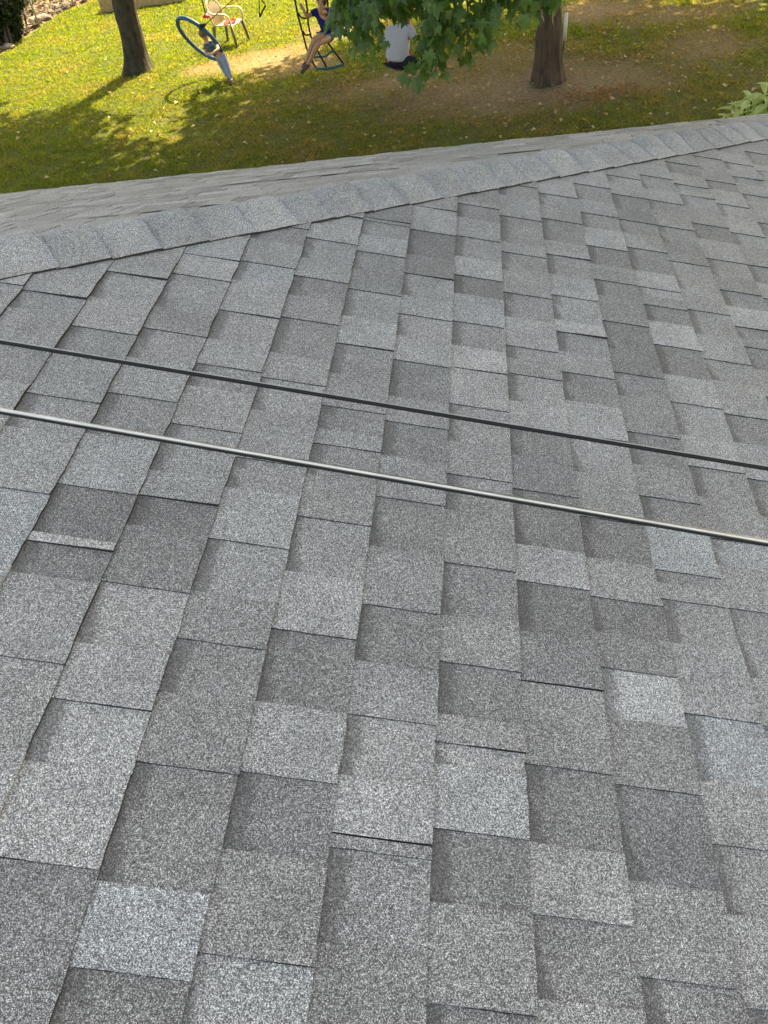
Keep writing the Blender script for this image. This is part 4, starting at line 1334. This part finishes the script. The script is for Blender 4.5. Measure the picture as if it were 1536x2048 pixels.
def hand_chains(wrist, direc, palm_n, size, curl=0.5):
    """palm and five unequal, bent fingers; the thumb leaves the side of the palm"""
    d = Vector(direc).normalized()
    n_ = Vector(palm_n); n_ = (n_ - d * n_.dot(d)).normalized()
    s = d.cross(n_).normalized()
    w = Vector(wrist)
    out = [[(w, size * 0.17), (w + d * size * 0.22, (size * 0.22)), (w + d * size * 0.45, size * 0.20)]]
    for j, (off, ln) in enumerate(((-0.15, 0.42), (-0.05, 0.48), (0.05, 0.45), (0.15, 0.36))):
        b0 = w + d * size * 0.40 + s * size * off
        b1 = b0 + (d + n_ * curl * 0.3).normalized() * size * ln * 0.5
        b2 = b1 + (d + n_ * curl * 1.2).normalized() * size * ln * 0.5
        out.append([(b0, size * 0.055), (b1, size * 0.05), (b2, size * 0.042)])
    t0 = w + d * size * 0.12 - s * size * 0.14
    t1 = t0 + (d * 0.7 - s * 0.7).normalized() * size * 0.22
    t2 = t1 + (d + n_ * curl).normalized() * size * 0.20
    out.append([(t0, size * 0.065), (t1, size * 0.055), (t2, size * 0.045)])
    return out

def head_shapes(center, face, up, size, parent, skin, hair, long_hair=False):
    """eyes, ears, nose ride on the head; hair shell covers crown and back"""
    f_ = Vector(face).normalized(); u = Vector(up); u = (u - f_ * u.dot(f_)).normalized(); s = f_.cross(u)
    c = Vector(center)
    def blob(mb, p, rx, ry, rz_, seg=8):
        v, fa = [], []
        for i in range(seg + 1):
            th = PI * i / seg
            for k_ in range(seg * 2):
                a = PI * k_ / seg
                v.append(p + s * rx * math.sin(th) * math.cos(a) + f_ * ry * math.sin(th) * math.sin(a) + u * rz_ * math.cos(th))
        m_ = seg * 2
        for i in range(seg):
            for k_ in range(m_): fa.append([i * m_ + k_, i * m_ + (k_ + 1) % m_, (i + 1) * m_ + (k_ + 1) % m_, (i + 1) * m_ + k_][::-1])
        mb.add(v, fa)
    for sg in (-1, 1):
        mb = MB(); blob(mb, c + f_ * size * 0.82 + s * sg * size * 0.34 + u * size * 0.02, size * 0.11, size * 0.08, size * 0.07)
        mb.build('eye', M_eye, parent, True)
    mb = MB(); blob(mb, c + f_ * size * 0.80 - u * size * 0.52, size * 0.26, size * 0.07, size * 0.06)
    mb.build('mouth', M_redplastic if False else M_lip, parent, True)
    mb = MB()
    blob(mb, c - f_ * size * 0.16 + u * size * 0.26, size * 0.98, size * 1.02, size * 0.95, 10)
    blob(mb, c - f_ * size * 0.42 - u * size * 0.20, size * 0.80, size * 0.68, size * (1.25 if long_hair else 0.75), 10)
    mb.build('hair', hair, parent, True)
M_lip = plain('lips', (0.32, 0.11, 0.09), 0.5)

def head_chain(neck_p, center, face, up, size, rneck):
    f_ = Vector(face).normalized(); u = Vector(up); u = (u - f_ * u.dot(f_)).normalized(); s = f_.cross(u)
    c = Vector(center)
    ch = [[(neck_p, rneck), (c - u * size * 0.55 + f_ * size * 0.10, size * 0.66), (c + u * size * 0.15, size * 0.90), (c + u * size * 0.75, size * 0.62)],
          [(c + f_ * size * 0.75 - u * size * 0.05, size * 0.10), (c + f_ * size * 1.04 - u * size * 0.22, size * 0.13)]]
    for sg in (-1, 1):
        ch.append([(c + s * sg * size * 0.80 + u * size * 0.05, size * 0.12), (c + s * sg * size * 0.98 - u * size * 0.12, size * 0.14), (c + s * sg * size * 0.92 - u * size * 0.25, size * 0.09)])
    return ch

def person(name, base, label):
    return tag(empty(name, base), label, 'person')
def R_(base, L_): return [Vector(p) - Vector(base) for p in L_]

# small child standing inside the hoop, leaning back
PB = Vector((-4.989, 16.250, -0.018)); PB.z = 0.0
kid = person('person', PB, 'small child in light blue jeans standing with the blue hoop around the body')
def K(p): return Vector(p) - PB
pel, bel, che, nek = K((-5.140, 16.500, 0.442)), K((-5.210, 16.520, 0.532)), K((-5.289, 16.500, 0.658)), K((-5.326, 16.480, 0.753))
hed = K((-5.337, 16.450, 0.855))
sl, sr = K((-5.405, 16.560, 0.630)), K((-5.156, 16.420, 0.699))
el_, er_ = K((-5.372, 16.400, 0.539)), K((-5.064, 16.250, 0.631))
wl_, wr_ = K((-5.215, 16.250, 0.562)), K((-5.149, 16.150, 0.599))
hl, hr = K((-5.201, 16.550, 0.418)), K((-5.076, 16.450, 0.449))
kl_, kr_ = K((-5.140, 16.520, 0.215)), K((-5.022, 16.380, 0.261))
al_, ar_ = K((-5.081, 16.500, 0.044)), K((-4.977, 16.300, 0.065))
fl_, fr_ = al_ + Vector((0.03, -0.13, -0.045)), ar_ + Vector((0.04, -0.14, -0.045))
for q in (al_, ar_): q.z = max(q.z, 0.07)
fl_.z = fr_.z = 0.03
face = Vector((0.35, -0.9, -0.15)); up_h = (hed - nek).normalized()
body = [[(pel, 0.088), (bel, 0.085), (che, 0.090), (nek, 0.042)],
        [(che, 0.090), (sl, 0.045), (el_, 0.034), (wl_, 0.024)], [(che, 0.090), (sr, 0.045), (er_, 0.034), (wr_, 0.024)],
        [(pel, 0.088), (hl, 0.068), (kl_, 0.048), (al_, 0.032), (fl_, 0.024)], [(pel, 0.088), (hr, 0.068), (kr_, 0.048), (ar_, 0.032), (fr_, 0.024)]]
body += head_chain(nek, hed, face, up_h, 0.088, 0.042)
body += hand_chains(wl_, wr_ - el_, (0.2, 0.3, -1), 0.10) + hand_chains(wr_, wl_ - er_, (0.2, 0.3, -1), 0.10)
skinned('body', body, M_skin2, kid)
head_shapes(hed, face, up_h, 0.092, kid, M_skin2, M_hair2)
skinned('shirt', [[(pel.lerp(bel, 0.3), 0.100), (bel, 0.099), (che, 0.104), (che.lerp(nek, 0.65), 0.065)], [(che, 0.104), (sl, 0.058), (sl.lerp(el_, 0.6), 0.050)], [(che, 0.104), (sr, 0.058), (sr.lerp(er_, 0.6), 0.050)]], M_tshirt, kid)
skinned('trousers', [[(pel.lerp(bel, 0.2), 0.098), (pel, 0.100)], [(pel, 0.100), (hl, 0.080), (kl_, 0.060), (al_.lerp(kl_, 0.06), 0.046)], [(pel, 0.100), (hr, 0.080), (kr_, 0.060), (ar_.lerp(kr_, 0.06), 0.046)]], M_jeans, kid)
for a_, f_ in ((al_, fl_), (ar_, fr_)):
    skinned('shoe', [[(a_ + Vector((-0.01, 0.02, -0.03)), 0.040), (a_.lerp(f_, 0.55), 0.042), (f_, 0.036)]], M_shoe, kid)

# girl sitting on the rope ladder
PB = Vector((-2.924, 15.850, 0.646))
girl = person('person', PB, 'child in a royal blue shirt and denim shorts sitting on the rope ladder')
pel, bel, che, nek = K((-2.866, 15.850, 0.704)), K((-2.857, 15.860, 0.860)), K((-2.883, 15.850, 1.053)), K((-2.886, 15.840, 1.172))
hed = K((-2.875, 15.820, 1.304))
sl, sr = K((-3.027, 15.900, 1.105)), K((-2.744, 15.820, 1.091))
el_, er_ = K((-3.168, 15.780, 1.048)), K((-2.875, 15.580, 1.130))
wl_, wr_ = K((-3.198, 15.720, 1.204)), K((-2.841, 15.550, 1.284))
hl, hr = K((-2.930, 15.850, 0.711)), K((-2.814, 15.850, 0.682))
kl_, kr_ = K((-3.045, 15.500, 0.765)), K((-2.976, 15.450, 0.707))
al_, ar_ = K((-3.282, 15.600, 0.409)), K((-3.235, 15.520, 0.393))
fl_, fr_ = K((-3.336, 15.500, 0.344)), K((-3.349, 15.400, 0.299))
face = Vector((-0.75, -0.6, -0.1)); up_h = (hed - nek).normalized()
body = [[(pel, 0.098), (bel, 0.090), (che, 0.100), (nek, 0.045)],
        [(che, 0.100), (sl, 0.048), (el_, 0.035), (wl_, 0.025)], [(che, 0.100), (sr, 0.048), (er_, 0.037), (wr_, 0.026)],
        [(pel, 0.098), (hl, 0.078), (kl_, 0.055), (kl_.lerp(al_, 0.35), 0.052), (al_, 0.033), (fl_, 0.028)], [(pel, 0.098), (hr, 0.078), (kr_, 0.056), (kr_.lerp(ar_, 0.35), 0.053), (ar_, 0.034), (fr_, 0.028)]]
body += head_chain(nek, hed, face, up_h, 0.095, 0.045)
body += hand_chains(wl_, wl_ - el_ + Vector((-0.05, 0, 0.05)), (0.3, -0.4, -0.2), 0.13) + hand_chains(wr_, Vector((0, 0.1, 1)), (-0.3, 0.6, 0), 0.12)
skinned('body', body, M_skin, girl)
head_shapes(hed, face, up_h, 0.099, girl, M_skin, M_hair, True)
skinned('shirt', [[(pel.lerp(bel, 0.1), 0.122), (bel, 0.112), (che, 0.116), (che.lerp(nek, 0.7), 0.066)], [(che, 0.116), (sl, 0.066), (sl.lerp(el_, 0.62), 0.058)], [(che, 0.116), (sr, 0.066), (sr.lerp(er_, 0.55), 0.058)]], M_navy, girl)
skinned('shorts', [[(pel.lerp(bel, 0.15), 0.112), (pel, 0.112)], [(pel, 0.112), (hl, 0.094), (hl.lerp(kl_, 0.40), 0.078)], [(pel, 0.112), (hr, 0.094), (hr.lerp(kr_, 0.40), 0.080)]], M_denim, girl)
for a_, f_ in ((al_, fl_), (ar_, fr_)):
    skinned('shoe', [[(a_ + Vector((0.01, 0.01, -0.03)), 0.044), (a_.lerp(f_, 0.5), 0.046), (f_ + (f_ - a_) * 0.25, 0.036)]], M_shoe, girl)

# hooded person on the seat swing, seen from behind
PB = Vector((-1.524, 15.000, 0.287))
tee = person('person', PB, 'person in a pale grey hoodie and black trousers sitting on the swing behind the leaves')
pel, bel, che, nek = K((-1.547, 15.000, 0.393)), K((-1.525, 15.000, 0.570)), K((-1.464, 15.020, 0.802)), K((-1.419, 15.000, 0.951))
hed = K((-1.374, 14.980, 1.112))
sl, sr = K((-1.650, 15.120, 0.828)), K((-1.298, 14.950, 0.860))
el_, er_ = K((-1.708, 15.100, 0.641)), K((-1.225, 14.920, 0.732))
wl_, wr_ = K((-1.623, 15.250, 0.777)), K((-1.298, 15.080, 0.858))
hl, hr = K((-1.607, 15.050, 0.362)), K((-1.454, 14.920, 0.381))
kl_, kr_ = K((-1.283, 15.000, 0.387)), K((-1.202, 14.820, 0.405))
al_, ar_ = K((-1.191, 14.950, 0.233)), K((-1.160, 14.800, 0.289))
fl_, fr_ = K((-1.067, 14.920, 0.229)), K((-1.016, 14.750, 0.326))
face = Vector((0.85, 0.45, -0.05)); up_h = (hed - nek).normalized()
body = [[(pel, 0.135), (bel, 0.125), (che, 0.140), (nek, 0.055)],
        [(che, 0.140), (sl, 0.062), (el_, 0.046), (wl_, 0.031)], [(che, 0.140), (sr, 0.062), (er_, 0.046), (wr_, 0.031)],
        [(pel, 0.135), (hl, 0.095), (kl_, 0.066), (al_, 0.042), (fl_, 0.032)], [(pel, 0.135), (hr, 0.095), (kr_, 0.066), (ar_, 0.042), (fr_, 0.032)]]
body += head_chain(nek, hed, face, up_h, 0.108, 0.055)
body += hand_chains(wl_, (0.2, 0, 1), (0.6, 0.2, 0), 0.16, 0.9) + hand_chains(wr_, (-0.1, 0, 1), (0.3, 0.5, 0), 0.16, 0.9)
skinned('body', body, M_skin, tee)
head_shapes(hed, face, up_h, 0.112, tee, M_skin, M_hair, True)
skinned('hoodie', [[(pel.lerp(bel, 0.0), 0.215), (pel.lerp(bel, 0.35), 0.245), (bel, 0.215), (che, 0.185), (che.lerp(nek, 0.8), 0.10)], [(che, 0.185), (sl, 0.098), (el_, 0.080), (wl_.lerp(el_, 0.1), 0.045)], [(che, 0.185), (sr, 0.098), (er_, 0.092), (wr_.lerp(er_, 0.1), 0.045)]], M_hoodie, tee)
skinned('trousers', [[(pel.lerp(bel, 0.1), 0.150), (pel + Vector((0, 0, -0.04)), 0.150)], [(pel + Vector((0, 0, -0.04)), 0.150), (hl, 0.110), (kl_, 0.080), (al_.lerp(kl_, 0.06), 0.055)], [(pel + Vector((0, 0, -0.04)), 0.150), (hr, 0.110), (kr_, 0.080), (ar_.lerp(kr_, 0.06), 0.055)]], M_pants, tee)
for a_, f_ in ((al_, fl_), (ar_, fr_)):
    skinned('shoe', [[(a_ + Vector((-0.02, 0, -0.02)), 0.050), (a_.lerp(f_, 0.55), 0.055), (f_, 0.045)]], M_shoew, tee)

# ------------------------------------------------------------------ far left: raised bed, fence, woodland edge
A0 = Vector((-10.587, 24.243, 0.0)); A1 = Vector((-8.133, 24.266, 0.0))
bd = (A1 - A0); L_ = bd.length; bd.normalize()
bed = tag(empty('raised_bed', A0, math.atan2(bd.y, bd.x)), 'raised garden bed of tan timber boards at the top of the lawn', 'raised bed')
for kx in range(2):
    mb = MB(); mb.box((L_ / 2, 0, 0.095 + 0.193 * kx), (L_, 0.045, 0.188), bev=0.006); mb.build('board', M_wood, bed)
    mb = MB(); mb.box((0.0 + 0.0225, 0.775, 0.095 + 0.193 * kx), (0.045, 1.5, 0.188), bev=0.006); mb.build('board', M_wood, bed)
    mb = MB(); mb.box((L_ - 0.0225, 0.775, 0.095 + 0.193 * kx), (0.045, 1.5, 0.188), bev=0.006); mb.build('board', M_wood, bed)
    mb = MB(); mb.box((L_ / 2, 1.55, 0.095 + 0.193 * kx), (L_, 0.045, 0.188), bev=0.006); mb.build('board', M_wood, bed)
mb = MB(); mb.box((L_ / 2, 0.775, 0.16), (L_ - 0.1, 1.49, 0.30)); mb.build('soil', M_soil, bed)

FB = Vector((-12.247, 23.611, 0.0))
fence = tag(empty('wire_fence', FB), 'grey wire fence with thin steel posts along the woodland edge', 'fence')
fdv = Vector((0.12, 1, 0)).normalized()
for i in range(-3, 5):
    p = fdv * (2.1 * i) + Vector((jit(0.03), 0, 0))
    mb = MB(); mb.tube([p + Vector((0, 0, -0.1)), p + Vector((0, 0, 1.45))], 0.028, 8); mb.build('post', M_steel, fence, True)
mb = MB()
for z in (0.12, 0.45, 0.8, 1.1, 1.4):
    mb.tube([fdv * -6.3 + Vector((0, 0, z)), fdv * 8.4 + Vector((0, 0, z))], 0.004, 5)
mb.build('wire', M_wire, fence, True)
mb = MB()
for i in range(110):
    p = fdv * (-6.3 + 14.7 * i / 109)
    mb.tube([p + Vector((0, 0, 0.1)), p + Vector((0, 0, 1.4))], 0.0025, 4)
o = mb.build('wire_mesh', M_wire, fence, True)

# leaf litter floor of the wood
pts = []
M_wl = leaf_mat('woodland_litter', (0.05, 0.036, 0.024), (0.21, 0.165, 0.12), (1, 1, 0.8), 0.8, 0.1)  # tones lowered to put the woodland shade into the litter's colour
for i in range(9000):
    y = rnd.uniform(17, 36)
    x = edge_x(y) - 0.1 - 7 * rnd.random() ** 1.3
    pts.append((x, y, rnd.uniform(0.08, 0.2)))
flat_leaves('leaf_litter', pts, 0.1, M_wl, 'brown leaf litter under the trees beyond the fence', 'leaf litter')
def stone(p, s, lab):
    bm = bmesh.new()
    bmesh.ops.create_icosphere(bm, subdivisions=3, radius=1)
    sd = rnd.uniform(0, 50)
    for v_ in bm.verts:
        k_ = 1 + 0.30 * noise.noise(v_.co * 1.3 + Vector((sd, 0, 0)))
        v_.co = Vector((v_.co.x * s * k_ * 1.2, v_.co.y * s * k_, v_.co.z * s * k_ * 0.6))
    me = bpy.data.meshes.new('stone'); bm.to_mesh(me); bm.free()
    o = obj('stone', me, M_stone)
    o.location = Vector(p) + Vector((0, 0, s * 0.25))
    return tag(o, lab, 'stone', 'stones along the woodland edge')
for p, sz, lab in (((-12.357, 24.373, 0.0), 0.17, 'pale stone just right of the leaning fence post foot'), ((-12.611, 25.744, 0.0), 0.15, 'pale stone midway along the woodland edge, before the small dark shrub'),
                   ((-12.313, 25.763, 0.0), 0.16, 'pale stone nearest the small dark evergreen shrub'), ((-12.238, 21.614, 0.0), 0.14, 'pale stone on the lawn edge below the corner shrub'),
                   ((-12.524, 25.146, 0.0), 0.11, 'small pale stone between two larger ones on the woodland edge')):
    stone(p, sz, lab)
def log(p, q, r, lab):
    p, q = Vector(p), Vector(q)
    mb = MB()
    pts = [p.lerp(q, i / 8) - p + Vector((jit(.02), jit(.02), r * 0.7)) for i in range(9)]
    mb.tube(pts, [r * (1 + jit(0.15)) for _ in pts], 8)
    o = mb.build('fallen_log', M_log, None, True); o.location = p
    return tag(o, lab, 'log')
log((-12.743, 24.195, 0.0), (-12.401, 24.551, 0.0), 0.09, 'pale fallen log lying beside the foot of the fence post')
log((-12.624, 23.439, 0.0), (-12.333, 23.601, 0.0), 0.05, 'thin pale fallen branch lying just below the larger log')

def bush(name, base, blobs, count, size, mat, label):
    t = tag(empty(name, base), label, 'shrub')
    mb = MB()
    for (c, r) in blobs[:6]:
        mb.tube([Vector((jit(.1), jit(.1), -0.05)), Vector(c) * 0.5 + Vector((0, 0, 0.1)), Vector(c)], [0.04, 0.025, 0.01], 6)
    mb.build('stem', M_twig, t, True)
    o = obj('leaves', crown_leaves(blobs, count, size, int(base[1] * 10)), mat, t)
    o['kind'] = 'stuff'
    return t
b1 = Vector((-12.263, 21.668, 0.0))
bush('evergreen_shrub', b1, [(Vector(p) - b1, r) for p, r in (((-12.592, 22.300, 0.093), 0.40), ((-12.527, 22.500, 0.339), 0.42), ((-12.456, 22.400, 0.606), 0.45), ((-12.373, 22.600, 0.777), 0.45), ((-12.823, 22.200, 0.063), 0.5), ((-12.760, 22.400, 0.413), 0.6), ((-12.504, 22.400, 0.837), 0.6), ((-12.262, 22.600, 1.043), 0.55))], 12000, 0.09, M_ever, 'dark evergreen shrub in the upper left corner')
b2 = Vector((-11.713, 25.740, 0.0))
bush('evergreen_shrub', b2, [(Vector(p) - b2, r) for p, r in (((-12.467, 27.400, -0.203), 0.30), ((-12.295, 27.400, -0.196), 0.28), ((-12.636, 27.500, -0.192), 0.28), ((-12.565, 27.600, -0.020), 0.4), ((-12.372, 27.600, -0.043), 0.4))], 5000, 0.08, M_ever, 'small dark evergreen shrub left of the timber raised bed')
M_under = leaf_mat('undergrowth_leaf', (0.05, 0.07, 0.02), (0.16, 0.19, 0.06), (1.3, 1.5, 0.6), 0.5, 0.4)
b3 = Vector((-14.151, 26.876, 0.0))
bush('woodland_shrub', b3 + Vector((0, 0.4, 0)), [((jit(0.7), jit(0.6), 0.3 + 0.2 * i), 0.45) for i in range(5)], 1500, 0.11, M_under, 'loose green woodland shrub behind the fence post')
for (a, b_, r, lab) in (((-12.798, 23.323, 0.0), (-12.352, 22.600, 0.571), 0.085, 'dark broken stump leaning at the foot of the corner shrub'), ((-12.881, 24.157, 0.0), (-12.716, 24.000, 0.432), 0.03, 'thin dark sapling stem left of the fence post'),
                        ((-12.872, 24.778, 0.0), (-13.230, 25.600, 0.256), 0.045, 'dark sapling stem just behind the fence post')):
    a, b_ = Vector(a), Vector(b_)
    t = tag(empty('sapling', a), lab, 'sapling')
    mb = MB(); q = smooth_path([Vector((0, 0, -0.05)), (b_ - a) * 0.5 + Vector((0.02, 0, 0)), b_ - a, (b_ - a) * 1.8], 4)
    mb.tube(q, [r * (1 - 0.5 * i / len(q)) for i in range(len(q))], 8)
    mb.build('trunk', M_bark1, t, True)
    mb = MB()
    for kk in range(4):
        p = (b_ - a) * (0.6 + 0.3 * kk)
        mb.tube([p, p + Vector((jit(0.4), jit(0.4), 0.35))], [r * 0.35, r * 0.1], 5)
    mb.build('branch', M_bark1, t, True)

# marker stake right of the large trunk
ST = Vector((1.297, 15.512, 0.0))
stake = tag(empty('garden_stake', ST), 'pale topped stake leaning on a thin dark rod right of the maple trunk', 'stake')
tp = Vector((1.323, 15.300, 0.311)) - ST; tq = Vector((1.334, 15.200, 0.736)) - ST
mb = MB(); mb.tube([Vector((0, 0, -0.05)), tp], 0.010, 6); mb.build('rod', M_rope, stake, True)
mb = MB(); mb.tube([tp - (tq - tp) * 0.03, tq], 0.030, 8, flat=0.5); mb.build('post', M_stake, stake, True)
